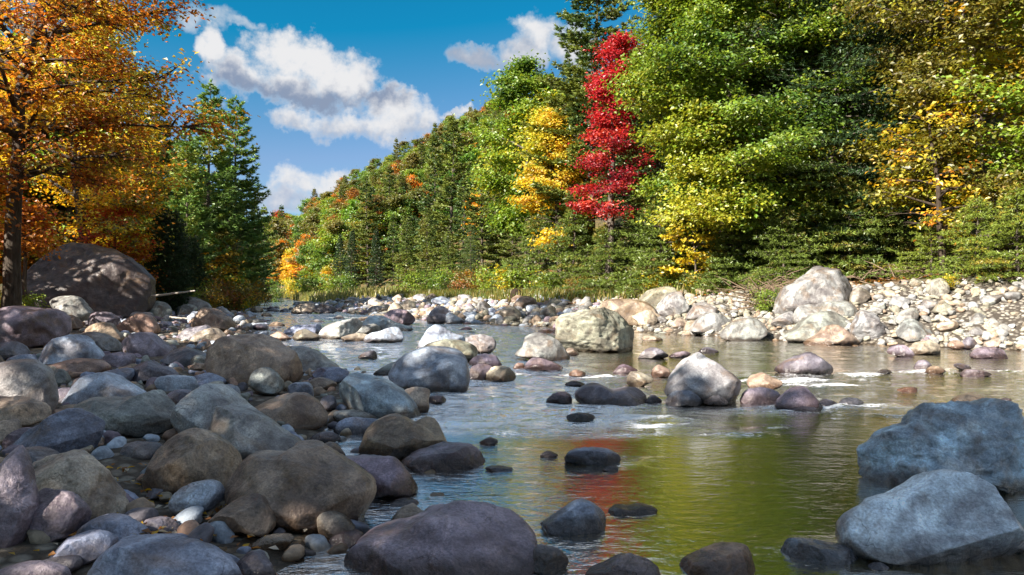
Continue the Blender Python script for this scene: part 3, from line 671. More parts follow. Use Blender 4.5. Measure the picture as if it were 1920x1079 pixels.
 ('D', 'k', 'long dark rock left of the saddle-shaped boulder', [(205, 965), (230, 910), (280, 885), (400, 890), (500, 905), (620, 920), (700, 963), (600, 996), (400, 1008), (230, 1008)], dict(group=ST)),
 ('D', 'k', 'sliver of slate in the shallows below the saddle-shaped boulder', [(720, 1035), (770, 1012), (830, 1010), (850, 1030), (780, 1045)], dict(group=ST)),
 ('Z8', 'n', 'brown dome showing above the craggy blue boulder', [(1135, 910), (1180, 865), (1250, 848), (1310, 860), (1375, 910), (1250, 928)], dict(group=ST)),
 ('Z8', 'd', 'dark smooth boulder in midstream near the riffle', [(42, 708), (100, 660), (170, 620), (240, 597), (300, 600), (350, 630), (387, 682), (382, 720), (250, 728), (90, 724)], dict(group=ST)),
 ('Z8', 'd', 'dark stone breaking the riffle on the right', [(895, 695), (930, 650), (980, 645), (1002, 682), (960, 705)], dict(group=ST)),
 ('Z8', 'n', 'low brown stone in the white riffle', [(965, 718), (1000, 685), (1050, 680), (1088, 718), (1020, 727)], dict(group=ST)),
 ('Z8', 'd', 'thin black stone tilted in the riffle', [(1140, 675), (1180, 660), (1260, 688), (1265, 705), (1200, 708)], dict(group=ST)),
 ('Z8', 'p', 'long flat purple stone at the right of the riffle', [(1185, 738), (1230, 700), (1310, 705), (1375, 733), (1280, 743)], dict(group=ST)),
 ('Z8', 'd', 'small dark stone left in the white riffle', [(665, 718), (710, 697), (765, 712), (720, 726)], dict(group=ST)),
 ('Z8', 'r', 'submerged red-brown stone below the riffle', [(795, 828), (850, 808), (910, 810), (935, 832), (860, 838)], dict(group=ST)),
 ('Z8', 'd', 'tiny dark stone above the craggy blue boulder', [(1425, 890), (1455, 873), (1490, 880), (1480, 896)], dict(group=ST)),
 ('Z7', 's', 'tall hooded grey boulder in midstream with a dark hollow', [(1150, 805), (1170, 720), (1200, 620), (1220, 560), (1280, 510), (1350, 488), (1410, 490), (1470, 530), (1560, 590), (1650, 650), (1720, 710), (1748, 785), (1720, 828), (1650, 868), (1450, 868), (1250, 842)], dict(group=ST, facets=8, lean=0.1)),
 ('Z7', 'b', 'rounded stone at the left foot of the hooded boulder', [(1145, 858), (1190, 800), (1260, 775), (1330, 770), (1380, 800), (1413, 845), (1400, 878), (1250, 888), (1170, 882)], dict(group=ST)),
 ('Z7', 's', 'small egg stone at the foot of the hooded boulder', [(1436, 848), (1460, 790), (1500, 765), (1550, 780), (1590, 820), (1613, 865), (1560, 886), (1450, 878)], dict(group=ST)),
 ('Z7', 'n', 'rounded brown stone behind the right foot of the hooded boulder', [(1768, 745), (1790, 680), (1840, 650), (1910, 640), (1980, 660), (2015, 725), (1930, 765), (1840, 778)], dict(group=ST)),
 ('Z7', 'p', 'brown-purple stone right of the hooded boulder', [(1716, 868), (1730, 810), (1780, 770), (1860, 752), (1940, 760), (2005, 795), (1980, 858), (1850, 873)], dict(group=ST)),
 ('Z8', 'p', 'purple pointed stone at the right end of the hooded boulder row', [(42, 918), (100, 860), (160, 815), (220, 805), (260, 840), (310, 900), (325, 935), (200, 950), (60, 935)], dict(group=ST)),
 ('Z8', 'k', 'wet flat slab before the purple pointed stone', [(85, 948), (180, 918), (300, 908), (335, 935), (280, 957), (150, 958)], dict(group=ST)),
 ('Z8', 'k', 'low wet stone right of the hooded boulder row', [(300, 925), (340, 885), (400, 890), (430, 915), (370, 930)], dict(group=ST)),
 ('Z8', 'k', 'low blue stone between the two right-hand riffles', [(440, 915), (470, 880), (540, 875), (600, 905), (540, 922)], dict(group=ST)),
 ('Z7', 'p', 'long dark twin-humped rock in midstream', [(465, 815), (500, 770), (560, 735), (640, 728), (700, 745), (750, 770), (830, 765), (920, 755), (980, 775), (1025, 815), (1000, 858), (850, 880), (600, 882), (500, 865)], dict(group=ST)),
 ('Z7', 'p', 'angular purple stone left of the twin-humped rock', [(255, 862), (300, 805), (360, 783), (420, 790), (442, 820), (442, 872), (350, 873)], dict(group=ST)),
 ('Z7', 'd', 'small dark stone right of the twin-humped rock', [(995, 856), (1050, 808), (1100, 825), (1122, 860), (1050, 870)], dict(group=ST)),
 ('Z7', 'd', 'dark oval stone below the twin-humped rock', [(405, 970), (470, 945), (560, 943), (625, 973), (570, 1002), (450, 1006)], dict(group=ST)),
 ('Z7', 'd', 'low dark stone above the twin-humped rock', [(395, 730), (440, 702), (500, 705), (560, 731), (470, 744)], dict(group=ST)),
 ('Z7', 'p', 'dark pointed stone above the white ripple', [(760, 640), (800, 590), (840, 577), (900, 595), (940, 624), (850, 642)], dict(group=ST)),
 ('Z7', 'n', 'brown angular stone left of the hooded boulder', [(1045, 665), (1060, 610), (1110, 578), (1170, 590), (1203, 622), (1192, 665), (1110, 674)], dict(group=ST)),
 ('Z7', 't', 'pale pink stone by the white ripple', [(845, 700), (880, 640), (930, 632), (990, 650), (1055, 690), (980, 733), (900, 738)], dict(group=ST)),
 ('Z7', 'r', 'small maroon stone in the pale ripples', [(425, 660), (460, 620), (510, 615), (555, 642), (535, 668)], dict(group=ST)),
 ('Z7', 'p', 'dark sloping stone below the leaning grey boulder', [(90, 606), (130, 540), (180, 525), (250, 540), (320, 565), (385, 602), (300, 620), (180, 618)], dict(group=ST)),
 ('Z7', 'r', 'small red stone left of the dark sloping stone', [(5, 606), (40, 565), (80, 565), (100, 606), (50, 612)], dict(group=ST)),
 ('Z7', 'n', 'brown stone at the left foot of the sunlit block', [(395, 495), (420, 455), (470, 460), (505, 500), (440, 510)], dict(group=ST)),
 ('Z7', 'G', 'leaning grey boulder left of the sunlit block', [(20, 500), (80, 440), (95, 360), (130, 340), (230, 345), (310, 380), (370, 430), (425, 505), (432, 538), (320, 552), (150, 535), (50, 515)], dict(group=ST, facets=8)),
 ('Z7', 'y', 'huge pale sunlit block with a dark waterline in midstream', [(345, 430), (325, 300), (330, 220), (350, 165), (430, 140), (560, 132), (640, 145), (740, 145), (830, 190), (900, 220), (950, 270), (977, 320), (962, 380), (945, 430), (940, 480), (750, 488), (500, 490), (410, 470)], dict(group=ST, facets=8, thick=0.75, crag=0.25, lean=0.05)),
 ('Z7', 'd', 'rounded slate stone in front of the sunlit block', [(935, 530), (980, 480), (1040, 453), (1100, 460), (1150, 490), (1175, 520), (1100, 535)], dict(group=ST)),
 ('Z7', 'p', 'flat stone right of the rounded slate stone', [(1175, 520), (1230, 490), (1300, 478), (1340, 494), (1290, 526)], dict(group=ST)),
 ('Z7', 'd', 'low round stone alone in the olive water', [(1390, 484), (1440, 452), (1490, 450), (1550, 484), (1470, 490)], dict(group=ST)),
 ('Z7', 't', 'thin tan slab by the right foot of the sunlit block', [(970, 385), (1010, 362), (1100, 370), (1165, 386), (1100, 396), (1010, 400)], dict(group=ST)),
 ('Z6', 'b', 'large blue-grey boulder in midstream with a straight right side', [(995, 670), (1020, 600), (1070, 545), (1140, 500), (1230, 460), (1330, 440), (1440, 430), (1510, 440), (1550, 480), (1575, 550), (1592, 650), (1588, 748), (1560, 782), (1400, 790), (1200, 775), (1050, 735)], dict(group=ST, facets=8)),
 ('Z6', 'r', 'smooth brown stone at the foot of the large blue-grey boulder', [(1110, 760), (1120, 690), (1150, 655), (1230, 645), (1300, 645), (1340, 690), (1394, 762), (1330, 786), (1200, 792)], dict(group=ST)),
 ('Z6', 'w', 'pale flat slab left of the large blue-grey boulder', [(885, 650), (940, 600), (1000, 570), (1065, 553), (1060, 600), (1010, 660)], dict(group=ST)),
 ('Z6', 'p', 'purple stone in the shallows right of the brown block', [(1280, 860), (1310, 815), (1380, 808), (1440, 850), (1380, 868)], dict(group=ST)),
 ('Z6', 'b', 'leaning fin-shaped boulder behind the pale yellow boulder', [(1225, 475), (1235, 400), (1270, 330), (1320, 285), (1370, 285), (1430, 320), (1500, 350), (1560, 375), (1560, 440), (1400, 475)], dict(group=ST)),
 ('Z6', 'y', 'pale yellow boulder above the large blue-grey boulder', [(1240, 475), (1290, 420), (1380, 395), (1480, 390), (1560, 405), (1630, 440), (1662, 480), (1645, 540), (1590, 565), (1500, 555), (1350, 500)], dict(group=ST)),
 ('Z6', 'w', 'pale grey knobbly boulder right of the pale yellow boulder', [(1540, 405), (1600, 365), (1680, 350), (1740, 360), (1790, 400), (1802, 445), (1760, 490), (1690, 498), (1630, 460)], dict(group=ST, crag=0.3)),
 ('Z6', 'p', 'purple stone below the pale knobbly boulder', [(1595, 566), (1640, 520), (1720, 500), (1790, 510), (1832, 560), (1838, 592), (1740, 598), (1640, 590)], dict(group=ST)),
 ('Z6', 'p', 'dull purple stone between the blue-grey boulder and the pink one', [(1586, 692), (1600, 620), (1650, 580), (1710, 575), (1772, 602), (1745, 660), (1700, 698)], dict(group=ST)),
 ('Z6', 't', 'smooth pink-tan stone in midstream', [(1690, 685), (1730, 625), (1790, 595), (1870, 593), (1930, 610), (1953, 652), (1937, 697), (1800, 702)], dict(group=ST)),
 ('Z6', 'd', 'small dark stone alone in the pale upstream water', [(766, 530), (800, 490), (850, 475), (900, 480), (914, 517), (907, 536), (840, 538)], dict(group=ST)),
 ('Z6', 's', 'grey ribbed boulder heading the midstream cluster', [(482, 378), (490, 320), (540, 280), (620, 255), (700, 235), (750, 235), (792, 272), (770, 320), (690, 370), (600, 388)], dict(group=ST)),
 ('Z6', 'w', 'whitish slab in the midstream cluster', [(685, 340), (730, 295), (820, 280), (890, 275), (938, 312), (890, 345), (760, 355)], dict(group=ST)),
 ('Z6', 'b', 'slate wedge at the back of the midstream cluster', [(795, 280), (850, 220), (920, 210), (990, 235), (1060, 270), (1150, 300), (1170, 320), (1060, 328), (960, 325), (850, 305)], dict(group=ST)),
 ('Z6', 'b', 'grey bent boulder at the right of the midstream cluster', [(800, 398), (840, 350), (920, 330), (1000, 300), (1060, 300), (1097, 342), (1098, 396), (1000, 410), (880, 412)], dict(group=ST)),
 ('Z6', 't', 'low tan stone fronting the midstream cluster', [(620, 390), (700, 350), (800, 345), (835, 362), (810, 402), (700, 404)], dict(group=ST)),
 ('Z6', 'y', 'small yellowish stone left of the grey ribbed boulder', [(262, 376), (290, 330), (360, 315), (430, 340), (494, 374), (440, 396), (320, 396)], dict(group=ST)),
 ('Z6', 'k', 'low slate stone behind the small yellowish stone', [(210, 335), (280, 285), (370, 280), (460, 275), (498, 302), (485, 355), (420, 360), (330, 350), (240, 358)], dict(group=ST)),
 ('Z6', 'r', 'brown stone by the left bank of the upstream water', [(90, 390), (120, 340), (180, 335), (240, 360), (265, 390), (150, 402)], dict(group=ST)),
 ('Z6', 'p', 'dark hump in the rapids behind the midstream cluster', [(960, 210), (1000, 170), (1070, 160), (1140, 180), (1193, 244), (1150, 280), (1060, 282), (990, 260)], dict(group=ST)),
 ('Z6', 'd', 'dark triangular boulder upstream', [(1285, 270), (1300, 190), (1340, 145), (1390, 135), (1430, 160), (1445, 200), (1425, 270)], dict(group=ST)),
 ('Z6', 'b', 'grey sloping slab beside the dark triangular boulder', [(1390, 262), (1440, 190), (1500, 210), (1565, 252), (1555, 271), (1450, 272)], dict(group=ST)),
 ('Z6', 't', 'tan rock at the head of the left-hand rapids', [(265, 188), (290, 140), (350, 122), (420, 120), (442, 142), (424, 190), (320, 196)], dict(group=ST)),
 ('Z6', 'd', 'dark rock right of the tan rock in the far rapids', [(425, 182), (450, 125), (520, 125), (590, 150), (603, 184), (520, 196)], dict(group=ST)),
 ('Z6', 'w', 'whitish stone in the far rapids', [(826, 190), (850, 150), (920, 130), (947, 150), (953, 190), (880, 198)], dict(group=ST)),
 ('Z6', 't', 'tan boulder on the bar behind the dark hump', [(1055, 168), (1090, 110), (1150, 90), (1192, 110), (1193, 158), (1130, 182)], dict(group=ST)),
 ('Z6', 'k', 'dark domed boulder on the far bar', [(1315, 90), (1390, 65), (1460, 80), (1468, 125), (1400, 142), (1330, 120)], dict(group=ST)),
 # --- right bank
 ('Z7', 'n', 'broad brown boulder behind the sunlit block', [(665, 150), (720, 100), (800, 88), (900, 90), (1000, 110), (1060, 150), (1090, 200), (1155, 245), (1050, 295), (930, 290), (780, 260)], dict(group=RB)),
 ('Z7', 't', 'tan stone at the right shoulder of the sunlit block', [(905, 210), (970, 165), (1020, 165), (1062, 190), (1084, 255), (1020, 297), (960, 290), (930, 255)], dict(group=RB)),
 ('Z7', 'y', 'pale slab leaning against the grassy bank', [(945, 100), (1010, 35), (1090, 0), (1180, -5), (1235, 20), (1190, 100), (1100, 165), (1000, 150)], dict(group=RB)),
 ('Z7', 'w', 'bulging pale boulder right of the leaning slab', [(1075, 180), (1110, 110), (1170, 50), (1230, 30), (1290, 55), (1332, 110), (1325, 170), (1270, 220), (1200, 230), (1120, 222)], dict(group=RB)),
 ('Z7', 'w', 'pale boulder at the foot of the yellow sapling', [(1300, 240), (1350, 150), (1400, 110), (1460, 105), (1522, 140), (1535, 190), (1480, 235), (1400, 255), (1340, 255)], dict(group=RB)),
 ('Z7', 'G', 'grey rounded boulder at the right waterline, left of the white one', [(1335, 330), (1370, 260), (1420, 215), (1490, 190), (1570, 200), (1622, 240), (1638, 285), (1590, 338), (1480, 343)], dict(group=RB)),
 ('Z7', 'w', 'white mottled boulder at the right waterline', [(1560, 378), (1600, 310), (1680, 250), (1760, 230), (1840, 235), (1892, 270), (1908, 325), (1860, 378), (1790, 398), (1660, 403)], dict(group=RB)),
 ('Z7', 't', 'small tan stone left of the grey rounded boulder', [(1285, 320), (1310, 260), (1350, 240), (1385, 255), (1360, 310), (1320, 335)], dict(group=RB)),
 ('Z7', 't', 'pale cobble before the bulging pale boulder', [(1200, 290), (1230, 240), (1280, 225), (1310, 250), (1290, 295), (1240, 305)], dict(group=RB)),
 ('Z8', 'G', 'big grey boulder under the dark hemlocks', [(50, 350), (60, 270), (90, 210), (160, 160), (240, 110), (310, 70), (370, 58), (430, 90), (480, 130), (522, 190), (530, 255), (500, 310), (380, 340), (250, 360), (150, 375), (80, 380)], dict(group=RB, d=23.6, crag=0.25, facets=8)),
 ('Z8', 'y', 'bright pale boulder right of the big grey boulder', [(500, 285), (520, 220), (560, 195), (610, 205), (628, 237), (600, 280), (545, 302)], dict(group=RB)),
 ('Z8', 'w', 'white slab at the right foot of the big grey boulder', [(275, 330), (330, 290), (420, 285), (490, 280), (532, 320), (540, 378), (500, 395), (400, 390), (320, 370)], dict(group=RB)),
 ('Z8', 'w', 'white rounded boulder before the big grey boulder', [(150, 400), (190, 310), (240, 292), (290, 310), (318, 355), (290, 400), (200, 425)], dict(group=RB)),
 ('Z8', 'w', 'pale boulder at the left end of the right-hand row', [(15, 420), (70, 375), (140, 345), (170, 352), (170, 410), (90, 440)], dict(group=RB)),
 ('Z8', 'w', 'white triangular boulder at the right waterline', [(75, 510), (150, 470), (220, 410), (290, 365), (350, 345), (420, 350), (475, 390), (500, 450), (440, 490), (330, 520), (200, 532), (110, 530)], dict(group=RB)),
 ('Z8', 'n', 'brown wedge in front of the white triangular boulder', [(222, 545), (300, 490), (360, 440), (430, 425), (490, 470), (545, 522), (545, 547), (400, 550)], dict(group=RB)),
 ('Z8', 'G', 'pitted grey boulder right of the white triangular boulder', [(505, 470), (540, 390), (580, 340), (640, 350), (690, 400), (738, 452), (750, 508), (680, 523), (600, 520), (540, 500)], dict(group=RB, crag=0.4)),
 ('Z8', 'G', 'domed grey boulder at the foot of the cobble slope', [(795, 480), (820, 430), (860, 395), (900, 390), (950, 420), (995, 475), (960, 510), (850, 528), (810, 512)], dict(group=RB)),
 ('Z8', 'w', 'flat-sided pale boulder low on the cobble slope', [(775, 410), (800, 360), (850, 330), (900, 320), (924, 360), (880, 400), (820, 422)], dict(group=RB)),
 ('Z8', 't', 'smooth round stone at the water below the domed boulder', [(866, 598), (890, 545), (950, 525), (1020, 530), (1058, 570), (1053, 606), (940, 609)], dict(group=RB)),
 ('Z8', 'p', 'purple pair-stone left of the smooth round stone', [(736, 598), (770, 560), (830, 550), (862, 570), (884, 612), (820, 622)], dict(group=RB)),
 ('Z8', 'p', 'purple rounded stone at the right waterline near the frame edge', [(1245, 625), (1290, 580), (1350, 560), (1420, 570), (1469, 608), (1464, 628), (1350, 632)], dict(group=RB)),
 ('Z8', 'p', 'grey stone behind the smooth round stone', [(930, 520), (960, 490), (1000, 487), (1035, 520), (990, 535)], dict(group=RB)),
 ('Z8', 'n', 'brown stone behind the purple waterline stones', [(1105, 560), (1130, 525), (1180, 525), (1205, 560), (1150, 575)], dict(group=RB)),
 ('Z8', 'd', 'dark stone at the waterline in the middle of the cobbles', [(1190, 560), (1215, 505), (1250, 502), (1275, 545), (1240, 575)], dict(group=RB)),
 ('Z8', 't', 'tan stone at the right waterline, second from the frame edge', [(1310, 560), (1360, 520), (1420, 500), (1445, 540), (1390, 570)], dict(group=RB)),
 ('Z8', 'y', 'large yellow-lit boulder high on the cobble slope', [(980, 215), (1000, 160), (1060, 140), (1107, 160), (1114, 210), (1065, 245), (1010, 257)], dict(group=RB)),
 ('Z8', 'y', 'yellow-lit stone at the top of the cobble slope', [(860, 180), (890, 140), (930, 138), (945, 162), (905, 193)], dict(group=RB)),
 ('Z8', 'w', 'square pale stone upper left on the cobble slope', [(750, 310), (775, 250), (830, 255), (864, 282), (815, 324)], dict(group=RB)),
 ('Z8', 'w', 'white angular stone in the middle of the cobble slope', [(930, 338), (970, 265), (1020, 265), (1034, 302), (995, 343)], dict(group=RB)),
 ('Z8', 'y', 'yellow stone beside the white angular stone', [(1010, 348), (1040, 285), (1090, 280), (1124, 322), (1085, 358)], dict(group=RB)),
 ('Z8', 'w', 'pale stone on the lower right of the cobble slope', [(1235, 415), (1265, 365), (1310, 350), (1335, 380), (1310, 420), (1265, 430)], dict(group=RB)),
 ('Z8', 'w', 'flat white stone at the lower edge of the cobble slope', [(1230, 480), (1265, 445), (1320, 440), (1345, 465), (1300, 492)], dict(group=RB)),
]
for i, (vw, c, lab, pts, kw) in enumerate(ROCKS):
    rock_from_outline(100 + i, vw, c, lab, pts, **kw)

# ---- loose stones: a handful of shapes, each stone its own object sharing one of them
def pebble_shape(seed, sub):
    rng = np.random.default_rng(seed)
    D, F = ICO[sub]
    V = D * np.array([1.0, rng.uniform(0.7, 1.0), rng.uniform(0.5, 0.78)])
    for _ in range(6):
        n = rng.normal(size=3); n /= np.linalg.norm(n)
        pr = V @ n; ex = np.clip(pr - pr.max() * rng.uniform(0.6, 0.85), 0, None)
        V = V - n * (ex * 0.75)[:, None]
    V = V + D * (0.09 * fbm(V * 1.6 + seed, seed, 3))[:, None]
    return V, F
SHAPES = [pebble_shape(900 + k, 3) for k in range(10)]
SHAPE_ME = [mesh_data('rock', V, F, M_ROCK, True) for V, F in SHAPES]
SMALL = [pebble_shape(950 + k, 2) for k in range(8)]
TINY = [pebble_shape(980 + k, 1) for k in range(8)]
FA = np.array(FOOT)

def clear(x, y, r, k=0.8):
    return np.all((FA[:, 0] - x) ** 2 + (FA[:, 1] - y) ** 2 > (FA[:, 2] * k + r * 0.4) ** 2)

import re
def short_name(lab):
    return re.split(r',| (?:at|on|with|in|under|below|beside|left|right|behind|before|cut|between|above|against|near|leaning|sloping|lying|tucked|pointing|wedged|standing|breaking|heading|fronting|by|showing|along|low|high|alone|just|second)(?= |$)', lab)[0].strip()
_n = {}
for l_ in LANDMARK: _n.setdefault(short_name(l_[2]), []).append(l_)
MARKS = [(v[0][0], v[0][1], k) for k, v in _n.items() if len(v) == 1 and len(k.split()) >= 3 and v[0][3] > 35]
CNAME = {'b': 'blue-grey', 'p': 'purplish', 'n': 'brown', 'd': 'dark', 't': 'tan', 'w': 'pale', 'g': 'grey-green', 'r': 'reddish', 'k': 'slate', 'y': 'yellowish', 's': 'grey'}
def place_words(x, y):
    mx, my, k = min(MARKS, key=lambda m_: math.hypot(m_[0] - x, (m_[1] - y) * 0.7))
    px, pm = x / y, mx / my
    if abs(px - pm) * FPX > 26: return ('left of the ' if px < pm else 'right of the ') + k
    return ('behind the ' if y > my else 'in front of the ') + k

def loose_stone(rng, x, y, r, colours, label, group, sink=0.25):
    """label: the noun phrase of this family of stones; colour, size and the nearest boulder are added"""
    global FA
    o = link('rock', SHAPE_ME[rng.integers(len(SHAPE_ME))])
    o.scale = (r * rng.uniform(0.8, 1.2), r * rng.uniform(0.8, 1.2), r * rng.uniform(0.75, 1.15))
    o.rotation_euler = (rng.normal(0, 0.3), rng.normal(0, 0.3), rng.uniform(0, 6.28))
    o.location = (x, y, float(ground_z(x, y)) + r * (0.55 - sink))
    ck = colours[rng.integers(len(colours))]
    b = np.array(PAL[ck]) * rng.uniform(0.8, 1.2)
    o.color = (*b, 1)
    big = r / y * FPX
    size = 'tiny' if big < 6 else 'small' if big < 12 else 'mid-sized' if big < 20 else 'larger'
    tag(o, ' '.join((size + ' ' + CNAME[ck] + ' ' + label + ' ' + place_words(x, y)).split()[:16]), 'rock', group)
    FA = np.concatenate([FA, [[x, y, r]]])

rng = np.random.default_rng(5)
def scatter(n, pick, rad, colours, label, group, tries=40):
    for _ in range(n):
        for _t in range(tries):
            x, y = pick(); r = rad()
            if clear(x, y, r): break
        else: continue
        loose_stone(rng, x, y, r, colours, label(x, y) if callable(label) else label, group)

def pick_left():
    y = rng.uniform(5.5, 26); s = rng.uniform(-0.2, min(0.72 * y, 11)) ; return np.interp(y, LY, LX) - s, y
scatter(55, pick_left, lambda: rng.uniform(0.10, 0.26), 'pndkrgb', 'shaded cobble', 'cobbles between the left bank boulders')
def pick_left_far():
    y = rng.uniform(26, 62); s = rng.uniform(-1.0, 5); return np.interp(y, LY, LX) - s, y
scatter(28, pick_left_far, lambda: rng.uniform(0.22, 0.55), 'bkpsdk', 'shore stone', 'stones of the far left shore')
def pick_bar():
    y = rng.uniform(30, 68); s = rng.uniform(-0.8, 6.5); return np.interp(y, RY, RX) + s, y
scatter(65, pick_bar, lambda: rng.uniform(0.22, 0.62), 'wtsywtn', 'sunlit bar stone', 'stones of the upstream gravel bar')
def pick_mid():
    y = 25 + 45 * rng.random() ** 1.3; t = rng.uniform(0.08, 0.98); a, b = np.interp(y, LY, LX), np.interp(y, RY, RX); return a + (b - a) * t, y
scatter(68, pick_mid, lambda: rng.uniform(0.24, 0.66), 'pbktsd', 'rapids stone', 'stones in the upstream rapids')
def pick_right():
    y = rng.uniform(17.0, 30); s = rng.uniform(-0.4, 5.6); return np.interp(y, RY, RX) + s, y
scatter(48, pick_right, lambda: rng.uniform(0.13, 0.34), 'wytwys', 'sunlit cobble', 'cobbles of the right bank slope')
def pick_wet():
    y = rng.uniform(8.5, 20); x = rng.uniform(-0.2, 7); return x, y

# ---- gravel and small cobbles: too many to count
def gravel(name, label, n, pick, rad, colours, shapes, seed):
    r_ = np.random.default_rng(seed)
    Vs, Fs, Cs, off = [], [], [], 0
    for _ in range(n):
        x, y = pick(); r = rad(y)
        V, F = shapes[r_.integers(len(shapes))]
        a = r_.uniform(0, 6.28); ca, sa = math.cos(a), math.sin(a)
        W = V * r * r_.uniform(0.75, 1.25, 3)
        W = np.stack([W[:, 0] * ca - W[:, 1] * sa, W[:, 0] * sa + W[:, 1] * ca, W[:, 2] + 0.25 * r * W[:, 0] / r * r_.normal(0, 1)], 1)
        W = W + np.array([x, y, float(ground_z(x, y)) + r * 0.25])
        Vs.append(W); Fs.append(F + off); off += len(V)
        Cs.append(np.repeat((np.array(PAL[colours[r_.integers(len(colours))]]) * r_.uniform(0.75, 1.25))[None], len(V), 0))
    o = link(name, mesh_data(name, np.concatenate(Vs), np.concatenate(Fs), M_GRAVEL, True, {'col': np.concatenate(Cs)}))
    tag(o, label, 'gravel', kind='stuff')

def mat_gravel():
    m, g = new_mat('gravel_stone')
    pos = g.add('ShaderNodeNewGeometry').outputs['Position']
    at = g.add('ShaderNodeAttribute', attribute_name='col')
    n = g.noise(pos, 14.0, 5, 0.65)
    c = g.mix(g.step(n, 0.3, 0.72), g.mix(1.0, at.outputs['Color'], (0.62, 0.6, 0.6), 'MULTIPLY'), g.mix(1.0, at.outputs['Color'], (1.25, 1.22, 1.18), 'MULTIPLY'))
    sp = g.add('ShaderNodeSeparateXYZ'); g.put(sp.inputs[0], pos)
    wet = g.step(sp.outputs[2], 0.07, 0.01)
    c = g.mix(wet, c, g.mix(1.0, c, (0.4, 0.34, 0.28), 'MULTIPLY'))
    finish(g, principled(g, c, g.m('MULTIPLY_ADD', wet, -0.4, 0.78), bump(g, n, 0.6, 0.03), 0.3))
    return m
M_GRAVEL = mat_gravel()
def pl2():
    y = rng.uniform(4.2, 30); s = rng.uniform(-0.5, min(0.75 * y, 14)); return np.interp(y, LY, LX) - s, y
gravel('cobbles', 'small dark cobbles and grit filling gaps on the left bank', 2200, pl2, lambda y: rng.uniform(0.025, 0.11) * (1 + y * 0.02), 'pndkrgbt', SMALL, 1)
def pr2():
    y = rng.uniform(15, 33); s = rng.uniform(-0.5, 6.6); return np.interp(y, RY, RX) + s, y
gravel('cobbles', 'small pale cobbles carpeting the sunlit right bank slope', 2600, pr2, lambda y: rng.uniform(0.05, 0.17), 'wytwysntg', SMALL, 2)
def pf2():
    y = rng.uniform(30, 75)
    if rng.random() < 0.7: return np.interp(y, RY, RX) + rng.uniform(-1.5, 7), y
    return np.interp(y, LY, LX) - rng.uniform(-1.5, 6), y
gravel('cobbles', 'mixed stones covering the distant river margins', 3200, pf2, lambda y: rng.uniform(0.10, 0.34), 'wtysbkpn', TINY, 3)
def pb2():
    y = rng.uniform(4, 14); a = np.interp(y, LY, LX); return rng.uniform(a, 8), y
gravel('riverbed_stones', 'brown stones lying on the river bed under clear water', 1500, pb2, lambda y: rng.uniform(0.04, 0.14), 'tnrnt', TINY, 4)

# ------------------------------------------------------------------ trees
def unit(v): return v / (np.linalg.norm(v, axis=-1, keepdims=True) + 1e-9)

class Tubes:
    def __init__(self): self.V, self.F, self.n = [], [], 0
    def add(self, path, radii, sides=5):
        path = np.asarray(path, float); m = len(path)
        tan = unit(np.gradient(path, axis=0))
        ref = np.array([0, 0, 1.0]) if abs(tan[0][2]) < 0.8 else np.array([1.0, 0, 0])
        a = unit(np.cross(tan, ref)); b = np.cross(tan, a)
        t = np.linspace(0, 2 * math.pi, sides, endpoint=False)
        ring = a[:, None, :] * np.cos(t)[None, :, None] + b[:, None, :] * np.sin(t)[None, :, None]
        V = path[:, None, :] + ring * np.asarray(radii)[:, None, None]
        I = np.arange(m * sides).reshape(m, sides) + self.n
        F = np.stack([I[:-1], np.roll(I[:-1], -1, 1), np.roll(I[1:], -1, 1), I[1:]], -1).reshape(-1, 4)
        self.V.append(V.reshape(-1, 3)); self.F.append(F); self.n += m * sides
    def mesh(self, name, mat): return mesh_data(name, np.concatenate(self.V), np.concatenate(self.F), mat, True)

def leaf_quads(rng, C, size, tilt=0.75, out=None, aspect=0.72):
    """diamond leaves folded along the midrib, one quad each"""
    n = len(C)
    nrm = np.stack([rng.normal(0, tilt, n), rng.normal(0, tilt, n), np.ones(n)], 1)
    if out is not None: nrm = nrm + out * 0.5
    nrm = unit(nrm)
    a = unit(np.cross(nrm, unit(rng.normal(size=(n, 3))))); b = np.cross(nrm, a)
    s = (size * rng.uniform(0.65, 1.3, n))[:, None]
    V = np.stack([C - a * s * 0.5, C + b * s * 0.5 * aspect + nrm * s * 0.12, C + a * s * 0.55 - nrm * s * 0.08, C - b * s * 0.5 * aspect + nrm * s * 0.12], 1)
    return V.reshape(-1, 3), np.arange(4 * n).reshape(n, 4)

def pick_colour(rng, pal, C, seed, freq=0.35):
    """palette entry chosen by position, so that neighbouring sprays share a hue"""
    w = np.cumsum([p[1] for p in pal]); w = w / w[-1]
    u = np.clip(0.5 + 0.62 * vnoise(C * freq + 7.7, seed) + rng.normal(0, 0.13, len(C)), 0, 0.999)
    k = np.searchsorted(w, u)
    return np.array([p[0] for p in pal])[np.clip(k, 0, len(pal) - 1)]

PROF = {'round': [(0, 0.35), (0.15, 0.8), (0.4, 1.0), (0.65, 0.9), (0.85, 0.6), (1, 0.15)],
        'egg': [(0, 0.5), (0.2, 0.9), (0.4, 1.0), (0.7, 0.7), (0.9, 0.4), (1, 0.1)],
        'column': [(0, 0.7), (0.2, 1.0), (0.5, 0.85), (0.75, 0.75), (0.9, 0.5), (1, 0.12)],
        'red': [(0, 0.55), (0.1, 1.0), (0.28, 0.95), (0.45, 0.75), (0.55, 0.4), (0.7, 0.62), (0.88, 0.5), (1, 0.12)],
        'full': [(0, 0.75), (0.2, 0.95), (0.5, 1.0), (0.75, 0.85), (0.92, 0.5), (1, 0.15)]}

